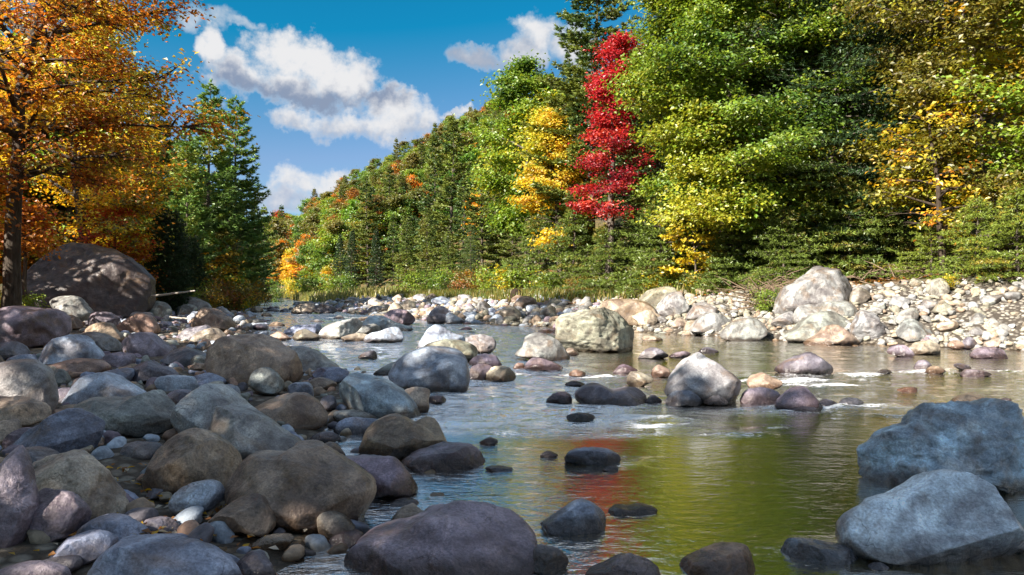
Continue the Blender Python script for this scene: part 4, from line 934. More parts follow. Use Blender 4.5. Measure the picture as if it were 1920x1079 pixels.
def broadleaf(seed, H, R, pal, cb=0.22, prof='round', lean=(0, 0), nl=34, nsub=7, ncl=3, nleaf=30, ls=0.14, spread=0.42, flat=0.42, tr=None, rise=(0.15, 0.55), sweep=None, bare=0.0, show=False):
    rng = np.random.default_rng(seed)
    tb = Tubes(); tr = tr or 0.013 * H + 0.03
    hs = np.linspace(0, 1, 12)
    wob = np.cumsum(rng.normal(0, 0.012 * H, (12, 2)), 0) * hs[:, None]
    trunk = np.stack([lean[0] * hs ** 1.3 * H + wob[:, 0], lean[1] * hs ** 1.3 * H + wob[:, 1], hs * H * 0.97 - 0.25], 1)
    tb.add(trunk, tr * (1.02 - hs) ** 0.8 * np.where(hs < 0.05, 1.35, 1) + 0.012, 8)
    at = lambda h: np.array([np.interp(h, hs, trunk[:, k]) for k in range(3)])
    pr = np.array(PROF[prof])
    clumps, outs = [], []
    for i in range(nl):
        t = (i + rng.uniform(0, 1)) / nl; h = cb + (1 - cb) * t
        Lm = R * np.interp(t, pr[:, 0], pr[:, 1]) * rng.uniform(0.72, 1.15)
        az = i * 2.399 + rng.normal(0, 0.35)
        if sweep is not None and rng.random() < 0.45: az = sweep + rng.normal(0, 0.6)
        up = rng.uniform(*rise) + 0.25 * t
        p0 = at(max(h - 0.10 * min(1, Lm / (0.25 * H)), 0.3 * cb))
        dirv = np.array([math.cos(az), math.sin(az), 0])
        u = np.linspace(0, 1, 6)[:, None]
        path = p0 + dirv * Lm * u + np.array([0, 0, 1.0]) * Lm * (up * u ** 1.2 - 0.18 * u ** 2.5) + np.cumsum(rng.normal(0, 0.03 * Lm, (6, 3)), 0) * u
        r0 = min(tr * 0.5, 0.018 * Lm + 0.018)
        tb.add(path, r0 * (1.05 - u[:, 0]) + 0.006, 5)
        if Lm > 0.6: clumps.append(path[-1]); outs.append(dirv)
        for j in range(nsub):
            q = rng.uniform(0.25, 1.0); s0 = np.array([np.interp(q, u[:, 0], path[:, k]) for k in range(3)])
            sa = az + rng.choice([-1, 1]) * rng.uniform(0.35, 1.25)
            sl = Lm * rng.uniform(0.22, 0.48) * (1.25 - 0.6 * q) + 0.25
            sd = np.array([math.cos(sa), math.sin(sa), rng.uniform(-0.1, 0.45)])
            v = np.linspace(0, 1, 4)[:, None]
            sp = s0 + sd * sl * v + np.array([0, 0, -0.1 * sl]) * v ** 2 + rng.normal(0, 0.02 * sl, (4, 3)) * v
            tb.add(sp, (0.35 * r0 + 0.004) * (1.05 - v[:, 0]) + 0.003, 3)
            for k in range(ncl):
                w = rng.uniform(0.35, 1.08)
                clumps.append(s0 + sd * sl * w + rng.normal(0, 0.12, 3)); outs.append(sd)
    for k in range(4): clumps.append(at(1.0 - 0.03 * k) + rng.normal(0, 0.15, 3)); outs.append(np.array([0, 0, 1.0]))
    C = np.array(clumps); O = unit(np.array(outs))
    if bare > 0:
        keep = vnoise(C * 0.45, seed + 3) > -1 + 2 * bare
        C, O = C[keep], O[keep]
    if show:      # an open side, where the stem shows
        tx, ty = np.interp(C[:, 2], trunk[:, 2], trunk[:, 0]), np.interp(C[:, 2], trunk[:, 2], trunk[:, 1])
        keep = ~((C[:, 1] < ty + 0.2) & (np.abs(C[:, 0] - tx + 0.12 * (C[:, 1] - ty)) < 0.75))
        C, O = C[keep], O[keep]
    ccol = pick_colour(rng, pal, C, seed)
    cnt = rng.integers(int(nleaf * 0.5), int(nleaf * 1.5) + 1, len(C))
    idx = np.repeat(np.arange(len(C)), cnt)
    sc = rng.uniform(0.6, 1.25, len(C))[idx][:, None] * spread
    L = C[idx] + rng.normal(0, 1, (len(idx), 3)) * sc * np.array([1, 1, flat])
    V, F = leaf_quads(rng, L, ls, 0.7, O[idx])
    lc = ccol[idx] * rng.uniform(0.68, 1.32, (len(idx), 1)) * (1 + rng.normal(0, 0.07, (len(idx), 3)))
    lc = np.repeat(np.clip(lc, 0.004, 0.9), 4, 0)
    return tb.mesh('trunk', M_BARK), mesh_data('crown', V, F, M_LEAF, False, {'col': lc})

def conifer(seed, H, R, pal, cb=0.08, gap=0.55, nper=5, droop=0.12, upturn=0.28, shape=0.85, blade=(0.16, 0.028), nb=8, step=0.17, nblade=8, ragged=0.3, tr=None, fan=0.5, spiky=0.5, flat=0.75):
    rng = np.random.default_rng(seed)
    tb = Tubes(); tr = tr or 0.011 * H + 0.03
    hs = np.linspace(0, 1, 8)
    wob = np.cumsum(rng.normal(0, 0.004 * H, (8, 2)), 0)
    trunk = np.stack([wob[:, 0], wob[:, 1], hs * H - 0.25], 1)
    tb.add(trunk, tr * (1.0 - hs) + 0.012, 7)
    at = lambda h: np.array([np.interp(h, hs, trunk[:, k]) for k in range(3)])
    TP, TD = [], []
    h = cb * H; az0 = 0
    while h < H * 0.985:
        t = (h / H - cb) / (1 - cb)
        base = R * (1 - t) ** shape * min(1.0, 0.55 + 2.2 * t) + 0.12
        for k in range(nper):
            L = base * rng.uniform(1 - ragged, 1 + ragged * 0.6)
            az = az0 + k * 2 * math.pi / nper + rng.normal(0, 0.25)
            p0 = at(h / H) + np.array([0, 0, rng.normal(0, (0.12 if flat > 0.5 else 0.16) * gap)])
            d = np.array([math.cos(az), math.sin(az), 0]); perp = np.array([-d[1], d[0], 0])
            u = np.linspace(0, 1, 5)[:, None]
            stp = 0.35 * t
            zz = L * (stp * u - droop * u + upturn * u ** 2.2)
            path = p0 + d * L * u + np.array([0, 0, 1.0]) * zz
            tb.add(path, (0.011 * L + 0.008) * (1.05 - u[:, 0]) + 0.003, 4)
            n = max(2, int(nb * (0.35 + 0.65 * L / R)))
            for j in range(n):
                q = 0.18 + 0.82 * (j + rng.uniform(0, 1)) / n
                s0 = np.array([np.interp(q, u[:, 0], path[:, i]) for i in range(3)])
                for sgn in (-1, 1):
                    bl = L * fan * (1.08 - q) * rng.uniform(0.7, 1.2) + 0.18
                    sd = unit(d * rng.uniform(0.55, 0.9) + perp * sgn * 0.8 + np.array([0, 0, rng.normal(0.02, 0.13 * flat) - 0.5 * droop]))
                    m = max(1, int(bl / step))
                    v = (np.arange(m) + 0.6) / m
                    pts = s0 + sd * (bl * v)[:, None] + np.array([0, 0, upturn * 0.35]) * (bl * v ** 2)[:, None]
                    TP.append(pts); TD.append(np.repeat(sd[None], m, 0))
            TP.append(path[-1:]); TD.append(unit(path[-1] - path[-2])[None])
        az0 += 0.7 + rng.uniform(0, 0.6); h += gap * rng.uniform(0.75, 1.25) * (1 - 0.35 * t)
    TP.append(at(1.0)[None] + np.array([[0, 0, 0.05]])); TD.append(np.array([[0, 0, 1.0]]))
    P = np.concatenate(TP); D = np.concatenate(TD)
    P = P + rng.normal(0, 0.03, P.shape)
    tc = pick_colour(rng, pal, P, seed, 0.5)
    idx = np.repeat(np.arange(len(P)), nblade); n = len(idx)
    dirs = unit(D[idx] * 0.75 + rng.normal(0, spiky, (n, 3)) * np.array([1, 1, flat]) + np.array([0, 0, 0.12 * (1 if upturn > 0 else -0.6)]))
    side = unit(np.cross(dirs, unit(rng.normal(size=(n, 3)) * np.array([1, 1, 0.4]) + np.array([0, 0, 1.0]))))
    Lb = (blade[0] * rng.uniform(0.65, 1.3, n))[:, None]; W = blade[1] * 0.5
    B = P[idx] + rng.normal(0, 0.02, (n, 3))
    V = np.stack([B - side * W, B + side * W, B + dirs * Lb], 1).reshape(-1, 3)
    F = np.arange(3 * n).reshape(n, 3)
    lc = np.repeat(np.clip(tc[idx] * rng.uniform(0.7, 1.3, (n, 1)), 0.003, 0.9), 3, 0)
    return tb.mesh('trunk', M_BARK), mesh_data('crown', V, F, M_NEEDLE, False, {'col': lc})

def plant(meshes, name, x, y, label, cat='tree', group=None, scale=1.0, rot=0.0, tint=(1, 1, 1), zoff=0.0, bark=(1, 1, 1), hscale=1.0):
    root = bpy.data.objects.new(name, None); root.empty_display_size = 0.3
    col.objects.link(root)
    root.location = (x, y, float(ground_z(x, y)) + zoff)
    root.rotation_euler = (0, 0, rot); root.scale = (scale, scale, scale * hscale)
    a = link('trunk' if cat == 'tree' else 'stem', meshes[0], root); b = link('crown' if cat == 'tree' else 'foliage', meshes[1], root)
    a.color = (*bark, 1); b.color = (*tint, 1)
    tag(root, label, cat, group)
    return root

def at_px(px, d): return (px - CX) / FPX * d, d
def height_for(px, d, top):
    x, y = at_px(px, d); return (CY - top) / FPX * d + CAM_H - float(ground_z(x, y))

# leaf colours (albedos raised to brighten the foliage)
GRN, LGRN, DGRN, YGRN = (0.11, 0.20, 0.026), (0.215, 0.31, 0.028), (0.035, 0.070, 0.016), (0.42, 0.42, 0.030)
YEL, GOLD, ORA, RST, RED, CRIM = (0.66, 0.50, 0.025), (0.58, 0.36, 0.022), (0.54, 0.21, 0.018), (0.30, 0.12, 0.025), (0.50, 0.065, 0.026), (0.40, 0.020, 0.030)
OLV, BRN = (0.17, 0.16, 0.032), (0.16, 0.095, 0.035)
PIN, PINL, HEM, HEML = (0.078, 0.135, 0.038), (0.19, 0.235, 0.045), (0.034, 0.070, 0.024), (0.10, 0.155, 0.034)

# ---- right bank, near trees
H = lambda px, d, top: height_for(px, d, top)
x, y = at_px(1365, 31.5)
plant(broadleaf(1, 16.5, 3.7, [(GRN, 2.5), (LGRN, 4.5), ((0.33, 0.37, 0.030), 3.0), (YGRN, 0.9)], cb=0.22, prof='full', nl=50, nsub=9, ncl=4, nleaf=42, ls=0.155, spread=0.40, flat=0.36, sweep=-2.2), 'maple_tree', x, y,
      'tall yellow-green maple right of the crimson maple', 'tree', 'broadleaf trees of the right bank', tint=(0.88, 0.90, 0.85), bark=(0.5, 0.48, 0.45))
x, y = at_px(1455, 33)
plant(broadleaf(2, 18, 4.2, [(GRN, 4), (LGRN, 3), (YGRN, 1.0)], cb=0.2, prof='full', nl=46, nsub=8, ncl=4, nleaf=36, ls=0.16, spread=0.42), 'maple_tree', x, y,
      'green maple standing just left of the dark hemlocks', 'tree', 'broadleaf trees of the right bank')
x, y = at_px(1140, 36)
plant(broadleaf(3, H(1150, 36, 45), 1.5, [((0.42, 0.020, 0.028), 5), ((0.52, 0.06, 0.035), 1.8), ((0.28, 0.011, 0.026), 3)], cb=0.30, prof='red', lean=(0.05, 0), nl=38, nsub=7, ncl=3, nleaf=22, ls=0.14, spread=0.30, flat=0.34, bare=0.34), 'maple_tree', x, y,
      'slender crimson maple, the only deep red tree', 'tree', 'broadleaf trees of the right bank')
x, y = at_px(1050, 44)
plant(broadleaf(4, H(1050, 44, 190), 1.7, [(YEL, 3), (GOLD, 1.6), ((0.60, 0.52, 0.05), 3), (YGRN, 3)], cb=0.30, prof='egg', nl=36, nsub=7, ncl=3, nleaf=26, ls=0.17, spread=0.34, flat=0.42, bare=0.28), 'birch_tree', x, y,
      'slim bright yellow tree left of the crimson maple', 'tree', 'broadleaf trees of the right bank')
x, y = at_px(990, 53)
plant(broadleaf(5, H(990, 53, 112), 3.4, [(GRN, 3), ((0.20, 0.30, 0.028), 4), (YGRN, 1.6)], cb=0.25, prof='round', nl=42, nsub=8, ncl=3, nleaf=28, ls=0.24, spread=0.5), 'maple_tree', x, y,
      'rounded lime-green tree left of the yellow tree', 'tree', 'broadleaf trees of the right bank')
PINE_A = conifer(11, 21, 4.2, [(PIN, 3), (PINL, 4), ((0.13, 0.15, 0.04), 1)], cb=0.1, gap=1.15, nper=6, droop=0.03, upturn=0.14, blade=(0.26, 0.085), nb=12, step=0.17, nblade=12, flat=0.38, ragged=0.35, shape=0.7, fan=0.42)
x, y = at_px(1108, 44)
plant(PINE_A, 'pine_tree', x, y, 'tall white pine behind the crimson maple, its top above the frame', 'tree', 'pines', rot=0.6, scale=1.05)
HEM_A = conifer(12, 20, 3.6, [(HEM, 5), (HEML, 2.5)], cb=0.10, gap=0.42, nper=5, droop=0.22, upturn=0.05, blade=(0.17, 0.055), nb=8, step=0.20, nblade=8, ragged=0.45, shape=0.6, fan=0.5, spiky=0.55)
HEM_B = conifer(13, 17, 3.3, [(HEM, 3), (HEML, 4), ((0.085, 0.115, 0.03), 1)], cb=0.12, gap=0.50, nper=5, droop=0.25, upturn=0.03, blade=(0.17, 0.055), nb=8, step=0.21, nblade=8, ragged=0.5, shape=0.55, fan=0.5, spiky=0.55)
for i, (px, d, m, rt, sc, lab) in enumerate([
        (1560, 30.5, HEM_A, 0.2, 1.0, 'dark hemlock with a pale leaning trunk right of the green maple'),
        (1640, 34.0, HEM_B, 1.5, 1.2, 'dark hemlock in the shadowed gap of the right bank'),
        (1690, 38.0, HEM_A, 2.6, 1.05, 'hemlock at the back of the shadowed gap'),
        (1590, 40.0, HEM_B, 4.0, 1.2, 'hemlock deep behind the pale leaning trunk'),
        (1500, 39.0, HEM_A, 5.1, 1.0, 'hemlock standing behind the green maple'),
        (1250, 37.0, HEM_B, 3.3, 0.9, 'hemlock right of the crimson maple, behind the lime leaves'),
        (1760, 33.0, HEM_B, 0.7, 1.05, 'hemlock behind the olive-gold tree at the right edge')]):
    x, y = at_px(px, d); plant(m, 'hemlock_tree', x, y, lab, 'tree', 'hemlocks of the right bank', rot=rt, scale=sc)
x, y = at_px(1850, 26)
plant(broadleaf(6, 15, 3.5, [(OLV, 3), ((0.24, 0.22, 0.03), 3), (YGRN, 2), (GOLD, 1.2)], cb=0.22, prof='full', nl=42, nsub=8, ncl=4, nleaf=27, ls=0.17, spread=0.40, lean=(-0.03, 0)), 'beech_tree', x, y,
      'olive-gold tree filling the right edge', 'tree', 'broadleaf trees of the right bank', tint=(0.8, 0.8, 0.8))
x, y = at_px(1985, 25)
plant(broadleaf(7, 13, 3.4, [(YGRN, 3), (YEL, 2), (LGRN, 2)], cb=0.2, prof='full', nl=36, nsub=8, ncl=3, nleaf=26, ls=0.17, spread=0.42), 'maple_tree', x, y,
      'yellow-green tree reaching in from beyond the right edge', 'tree', 'broadleaf trees of the right bank')
x, y = at_px(1770, 25)
plant(broadleaf(8, 6.5, 1.6, [(GOLD, 3), ((0.50, 0.42, 0.03), 3), (ORA, 0.8), (OLV, 3)], cb=0.3, prof='round', nl=20, nsub=4, ncl=2, nleaf=14, ls=0.15, spread=0.3, flat=0.3, bare=0.62), 'maple_tree', x, y,
      'small golden-orange maple before the shadowed gap', 'tree', 'broadleaf trees of the right bank', bark=(0.5, 0.45, 0.4))
HEM_S = conifer(14, 4.2, 2.3, [(HEML, 3), ((0.11, 0.16, 0.03), 4), (OLV, 1)], cb=0.04, gap=0.30, nper=6, droop=0.18, upturn=0.02, blade=(0.14, 0.04), nb=8, step=0.16, nblade=8, ragged=0.65, shape=0.85, fan=0.5, spiky=0.55)
for px, d, rt, sc, lab in [(1830, 23.0, 0.0, 0.62, 'low bright green hemlock bough spreading over the cobble slope'),
                           (1905, 22.2, 1.0, 0.68, 'low green hemlock at the right edge above the cobbles'),
                           (1745, 25.6, 2.0, 0.55, 'small hemlock left of the low bright bough'),
                           (1240, 34.0, 3.0, 1.15, 'young hemlock right of the foot of the crimson maple'),
                           (1205, 36.0, 4.0, 1.2, 'young hemlock directly under the crimson maple'),
                           (1400, 32.0, 5.0, 0.95, 'young hemlock right of the yellow sapling'),
                           (1075, 42.0, 0.5, 1.25, 'young hemlock under the slim yellow tree'),
                           (1135, 36.0, 1.5, 0.9, 'small hemlock left of the foot of the crimson maple'),
                           (1010, 48.0, 2.5, 1.3, 'young hemlock under the lime-green tree'),
                           (1470, 29.0, 3.6, 0.8, 'small hemlock above the big grey boulder'),
                           (1520, 30.5, 0.9, 1.25, 'broad young hemlock left of the shadowed gap'), (1590, 29.5, 2.2, 1.1, 'young hemlock overhanging the dead twigs'), (1660, 31.0, 3.1, 1.3, 'young hemlock at the mouth of the shadowed gap'),
                           (1290, 36.5, 5.5, 1.3, 'young hemlock between the crimson maple and the yellow-green maple'), (1430, 31.0, 1.1, 1.2, 'young hemlock before the foot of the green maple'), (1375, 30.8, 2.8, 0.85, 'small hemlock at the foot of the yellow-green maple'),
                           (1345, 35.0, 4.6, 1.1, 'young hemlock behind the yellow sapling')]:
    x, y = at_px(px, d); plant(HEM_S, 'hemlock_tree', x, y, lab, 'tree', 'young hemlocks', rot=rt, scale=sc, tint=(1.7, 1.5, 1.0) if px > 1700 else (1.2, 1.15, 1.0))
x, y = at_px(1305, 32.5)
plant(broadleaf(9, 5.9, 1.25, [(YEL, 5), ((0.55, 0.45, 0.03), 3), (YGRN, 2)], cb=0.08, prof='egg', nl=24, nsub=5, ncl=2, nleaf=18, ls=0.16, spread=0.24, flat=0.25, tr=0.035, bare=0.12, rise=(0.2,0.5)), 'maple_sapling', x, y,
      'bright yellow sapling leaning over the right bank boulders', 'tree', 'broadleaf trees of the right bank')
SHRUB_Y = broadleaf(20, 1.5, 0.95, [(YGRN, 4), (YEL, 2), (LGRN, 3)], cb=0.02, prof='full', nl=18, nsub=5, ncl=2, nleaf=14, ls=0.12, spread=0.2, flat=0.6, tr=0.02, rise=(0.4, 1.0))
SHRUB_O = broadleaf(21, 1.6, 1.0, [(ORA, 3), (GOLD, 3), (OLV, 2), (RST, 1)], cb=0.02, prof='full', nl=18, nsub=5, ncl=2, nleaf=14, ls=0.12, spread=0.2, flat=0.6, tr=0.02, rise=(0.4, 1.0))
SHRUB_G = broadleaf(22, 1.6, 1.0, [(GRN, 3), (LGRN, 3), (OLV, 2)], cb=0.02, prof='full', nl=18, nsub=5, ncl=2, nleaf=14, ls=0.12, spread=0.2, flat=0.6, tr=0.02, rise=(0.4, 1.0))
for px, d, m, sc, lab in [(1195, 35.0, SHRUB_Y, 0.75, 'yellow-green shrub left of the yellow sapling'), (1240, 33.5, SHRUB_Y, 0.7, 'yellow-green shrub behind the pale leaning slab'),
                          (1335, 32.0, SHRUB_Y, 0.6, 'low yellow shrub at the foot of the yellow sapling'), (1085, 39, SHRUB_O, 0.6, 'low orange shrub on the grassy strip'),
                          (1030, 43, SHRUB_Y, 0.9, 'yellow shrub at the left of the grassy strip'), (965, 47, SHRUB_Y, 1.2, 'yellow shrub beside the dark stump'),
                          (930, 50, SHRUB_G, 1.2, 'green shrub left of the dark stump'), (880, 54, SHRUB_O, 1.1, 'olive-orange shrub above the upstream bar'),
                          (835, 60, SHRUB_G, 1.3, 'green shrub above the middle of the upstream bar'), (780, 66, SHRUB_G, 1.3, 'green shrub above the left of the upstream bar'),
                          (1155, 37, SHRUB_G, 0.7, 'green shrub at the right of the grassy strip'), (1440, 25.2, SHRUB_G, 0.45, 'small green shrub beside the big grey boulder'),
                          (640, 82, SHRUB_G, 1.6, 'rounded green shrub on the far shore'), (590, 92, SHRUB_G, 1.8, 'grey-green shrub on the far left of the far shore'), (560, 100, SHRUB_Y, 1.6, 'bright shrub at the end of the visible river'),
                          (1770, 22.6, SHRUB_Y, 0.3, 'tiny yellow seedling on the cobble slope')]:
    x, y = at_px(px, d); plant(m, 'shrub', x, y, lab, 'shrub', 'shrubs of the right bank', rot=px * 0.37, scale=sc)

# ---- right bank, middle distance
PINE_B = conifer(31, 18, 3.8, [(PIN, 3), (PINL, 5), ((0.14, 0.16, 0.045), 1.5)], cb=0.08, gap=1.25, nper=6, droop=0.02, upturn=0.13, blade=(0.36, 0.14), nb=10, step=0.26, nblade=11, flat=0.38, ragged=0.35, shape=0.75, fan=0.42)
PINE_C = conifer(32, 17, 3.3, [(PIN, 4), (PINL, 4)], cb=0.06, gap=1.0, nper=6, droop=0.08, upturn=0.16, blade=(0.34, 0.14), nb=9, step=0.27, nblade=10, flat=0.42, ragged=0.3, shape=0.85, fan=0.45)
SPRUCE = conifer(33, 14, 2.5, [(HEM, 4), ((0.045, 0.075, 0.03), 3)], cb=0.03, gap=0.5, nper=6, droop=0.22, upturn=0.12, blade=(0.26, 0.12), nb=6, step=0.26, nblade=7, ragged=0.25, shape=0.9, fan=0.4)
FIR_L = conifer(34, 15, 3.0, [(HEML, 3), (PINL, 4), (OLV, 2)], cb=0.04, gap=0.6, nper=5, droop=0.16, upturn=0.10, blade=(0.30, 0.13), nb=7, step=0.28, nblade=8, ragged=0.4, shape=0.7, fan=0.5)
MID = [(845, 84, 215, PINE_B, 'tallest ridge-line pine in the middle of the right hillside'), (815, 92, 250, PINE_C, 'pine left of the tallest ridge-line pine'), (690, 104, 335, PINE_B, 'broad pine with tiered boughs on the lower hillside'),
       (738, 96, 400, PINE_C, 'pine right of the broad tiered pine'), (705, 84, 430, SPRUCE, 'dark cone-shaped spruce by the far shore'), (760, 78, 400, FIR_L, 'light green fir right of the dark spruce'),
       (800, 72, 385, FIR_L, 'light green fir standing above the upstream bar'), (870, 66, 330, PINE_C, 'pine below and right of the tallest ridge-line pine'), (905, 62, 290, PINE_B, 'wide pine left of the lime-green tree'),
       (935, 63, 365, FIR_L, 'fir at the left foot of the lime-green tree'), (960, 58, 360, PINE_B, 'pine with flat boughs under the lime-green tree'), (1025, 54, 375, PINE_C, 'pine between the lime-green and yellow trees'),
       (1080, 52, 330, PINE_B, 'pine filling the gap behind the slim yellow tree'), (885, 57, 420, HEM_B, 'hemlock above the bar left of the dark stump'), (840, 63, 430, FIR_L, 'small fir above the middle of the bar'),
       (660, 98, 430, SPRUCE, 'spruce left of the dark cone-shaped spruce'), (930, 74, 240, FIR_L, 'fir rising behind the left of the lime-green tree')]
HREF = {id(PINE_A): 21, id(PINE_B): 18, id(PINE_C): 17, id(SPRUCE): 14, id(FIR_L): 15, id(HEM_B): 17}
for i, (px, d, top, m, lab) in enumerate(MID):
    x, y = at_px(px, d); sc = height_for(px, d, top) / HREF[id(m)]
    nm = 'spruce_tree' if m is SPRUCE else 'hemlock_tree' if m is HEM_B else 'fir_tree' if m is FIR_L else 'pine_tree'
    plant(m, nm, x, y, lab, 'tree', 'conifers of the right bank', rot=i * 1.3, scale=sc)

# ---- far trees: lighter builds, shared by many
def far_leaf(seed, H, R, pal, prof='round', cb=0.15):
    return broadleaf(seed, H, R, pal, cb=cb, prof=prof, nl=30, nsub=5, ncl=3, nleaf=17, ls=0.40, spread=0.55, flat=0.5)
WHT = (1, 1, 1)
FAR_G = [far_leaf(41, 14, 3.9, [(GRN, 4), (LGRN, 2), (OLV, 2)]), far_leaf(42, 13, 3.4, [(OLV, 3), (GRN, 2), (YGRN, 1.5)], 'egg'), far_leaf(43, 12, 3.9, [(LGRN, 3), (GRN, 3)], 'full')]
FAR_O = [far_leaf(44, 12, 3.3, [(ORA, 2), (RST, 3), (BRN, 2)], 'egg'), far_leaf(45, 12, 3.2, [(GOLD, 3), (ORA, 1.5), (OLV, 2)])]
FAR_Y = [far_leaf(46, 10, 2.2, [(YEL, 2), (GOLD, 3), (YGRN, 2)], 'egg')]
FAR_R = [far_leaf(47, 11, 2.8, [(RED, 2), (RST, 3), (ORA, 1)], 'egg')]
FARH = {}
for L_, hs_ in ((FAR_G, (14, 13, 12)), (FAR_O, (12, 12)), (FAR_Y, (10,)), (FAR_R, (11,))):
    for m_, h_ in zip(L_, hs_): FARH[id(m_)] = h_
FARH.update(HREF)
def hill_spot(px, top, h, dmin):
    """the nearest place up the slope where a tree h metres high has its top on that sight line"""
    d = np.arange(dmin, 330, 0.5); x = (px - CX) / FPX * d
    ok = (ground_z(x, d) + h - CAM_H) / d * FPX <= (CY - top)
    # walk outwards: the slope rises, so take the first distance whose tree top reaches the line from below
    k = np.argmax(~ok) if (~ok).any() else len(d) - 1
    return float(d[k])
PICKED = [(522, 395, 13, 128, FAR_R[0], 'rust-red tree at the far end of the river'), (497, 412, 12, 140, FAR_O[0], 'brownish-orange tree left of the rust-red far tree'), (556, 440, 9.5, 118, FIR_L, 'light green pointed tree on the far shore'),
          (592, 462, 7, 112, FAR_Y[0], 'small golden tree on the far shore'), (632, 448, 7.5, 108, FAR_Y[0], 'taller golden tree right of the small golden one'), (612, 505, 4, 104, FAR_Y[0], 'low golden tree at the far water edge'),
          (655, 408, 7, 125, FAR_R[0], 'small scarlet tree on the lower hillside'), (590, 372, 10, 150, FAR_O[1], 'golden-orange tree on the far ridge slope'), (640, 368, 9, 150, FAR_O[0], 'orange tree on the slope above the scarlet tree'),
          (620, 405, 8.5, 135, FAR_O[0], 'rusty tree left of the scarlet tree'), (570, 408, 9, 140, FAR_O[1], 'golden tree below the golden-orange ridge tree'), (768, 318, 10, 140, FAR_G[2], 'bright green rounded tree up the slope right of the tiered pine'),
          (680, 440, 7, 112, FAR_O[0], 'rusty tree beside the dark cone-shaped spruce'), (720, 395, 8, 120, FAR_O[0], 'brown-orange tree among the lower pines')]
for i, (px, top, h_, dmin, m, lab) in enumerate(PICKED):
    d = hill_spot(px, top, h_, dmin); x, y = at_px(px, d)
    plant(m, 'broadleaf_tree' if m is not FIR_L else 'fir_tree', x, y, lab, 'tree', 'single far trees', rot=i * 2.1, scale=h_ / FARH[id(m)])

rng = np.random.default_rng(77)
spots = []
def in_view(x, y, top):
    px = x / y * FPX + CX; return -120 < px < 2040
def try_spot(x, y, r):
    for a, b, c in spots:
        if (a - x) ** 2 + (b - y) ** 2 < ((r + c) * 0.55) ** 2: return False
    spots.append((x, y, r)); return True
KINDS = [(FAR_G[0], 'olive_green', 3.2), (FAR_G[1], 'olive', 3.0), (FAR_G[2], 'green', 2.6), (FAR_O[0], 'rust', 1.2), (FAR_O[1], 'gold', 1.6), (PINE_C, 'pine', 0.9), (FIR_L, 'fir', 0.9), (SPRUCE, 'spruce', 0.5), (FAR_Y[0], 'yellow', 0.4)]
WTS = np.array([k[2] for k in KINDS]); WTS = WTS / WTS.sum()
LABS = {'olive_green': ('broadleaf_tree', 'rounded green broadleaf tree in the mass on the right hillside'), 'olive': ('broadleaf_tree', 'egg-shaped olive broadleaf tree on the right hillside'),
        'green': ('broadleaf_tree', 'wide fresh green broadleaf tree on the right hillside'), 'rust': ('broadleaf_tree', 'rust-coloured broadleaf tree among green ones on the hillside'),
        'gold': ('broadleaf_tree', 'golden-olive broadleaf tree among green ones on the hillside'), 'pine': ('pine_tree', 'pine rising among the broadleaf trees of the hillside'),
        'fir': ('fir_tree', 'light green conifer among the broadleaf trees of the hillside'), 'spruce': ('spruce_tree', 'dark narrow spruce among the hillside trees'), 'yellow': ('broadleaf_tree', 'small yellow tree among the hillside trees')}
KDESC = {'olive_green': 'rounded green tree', 'olive': 'olive egg-shaped tree', 'green': 'fresh green tree', 'rust': 'rusty tree', 'gold': 'golden-olive tree', 'pine': 'pine', 'fir': 'light conifer', 'spruce': 'narrow spruce', 'yellow': 'little yellow tree'}
HILLMARKS = [(522, 'rust-red far tree'), (556, 'light pointed tree'), (592, 'small golden tree'), (632, 'taller golden tree'), (655, 'scarlet tree'), (690, 'broad tiered pine'), (705, 'dark spruce'), (760, 'light green fir'), (845, 'tallest ridge pine'), (905, 'wide pine'), (990, 'lime-green tree'), (1050, 'slim yellow tree'), (1148, 'crimson maple')]
n = 0
for _ in range(6000):
    if n >= 285: break
    y = 38 + 250 * rng.random() ** 1.25; s = 8 + rng.random() ** 1.2 * 110
    x = np.interp(y, RY, RX) + s
    px = x / y * FPX + CX
    if not (380 < px < 1300): continue
    # trees well hidden behind the near wood show nothing
    if px > 1080 and y > 110: continue
    if y < 88: continue
    if px < 1000 and y < 105: continue
    if px < 1080 and y < 60: continue
    if s > 20 + 0.62 * y: continue
    k = rng.choice(len(KINDS), p=WTS)
    if y < 75 and KINDS[k][1] in ('rust', 'yellow'): continue
    m, kd, _w = KINDS[k]
    if not try_spot(x, y, 2.8): continue
    nm = LABS[kd][0]
    top_ang = (float(ground_z(x, y)) + 10) / y
    lm = min(HILLMARKS, key=lambda q: abs(q[0] - px))
    lab = KDESC[kd] + ' on the ' + ('foot of the' if s < 22 else 'middle' if s < 45 else 'upper') + ' hillside, ' + ('left of' if px < lm[0] - 12 else 'right of' if px > lm[0] + 12 else 'up behind') + ' the ' + lm[1]
    tint = np.array([1, 1, 1]) * rng.uniform(0.8, 1.2) + np.array([rng.normal(0, 0.12), rng.normal(0, 0.05), 0])
    plant(m, nm, x, y, lab, 'tree', kd.replace('_', ' ') + ' trees of the hillside', rot=rng.uniform(0, 6.28), scale=rng.uniform(0.62, 0.98), tint=tuple(tint), zoff=-0.4)
    n += 1
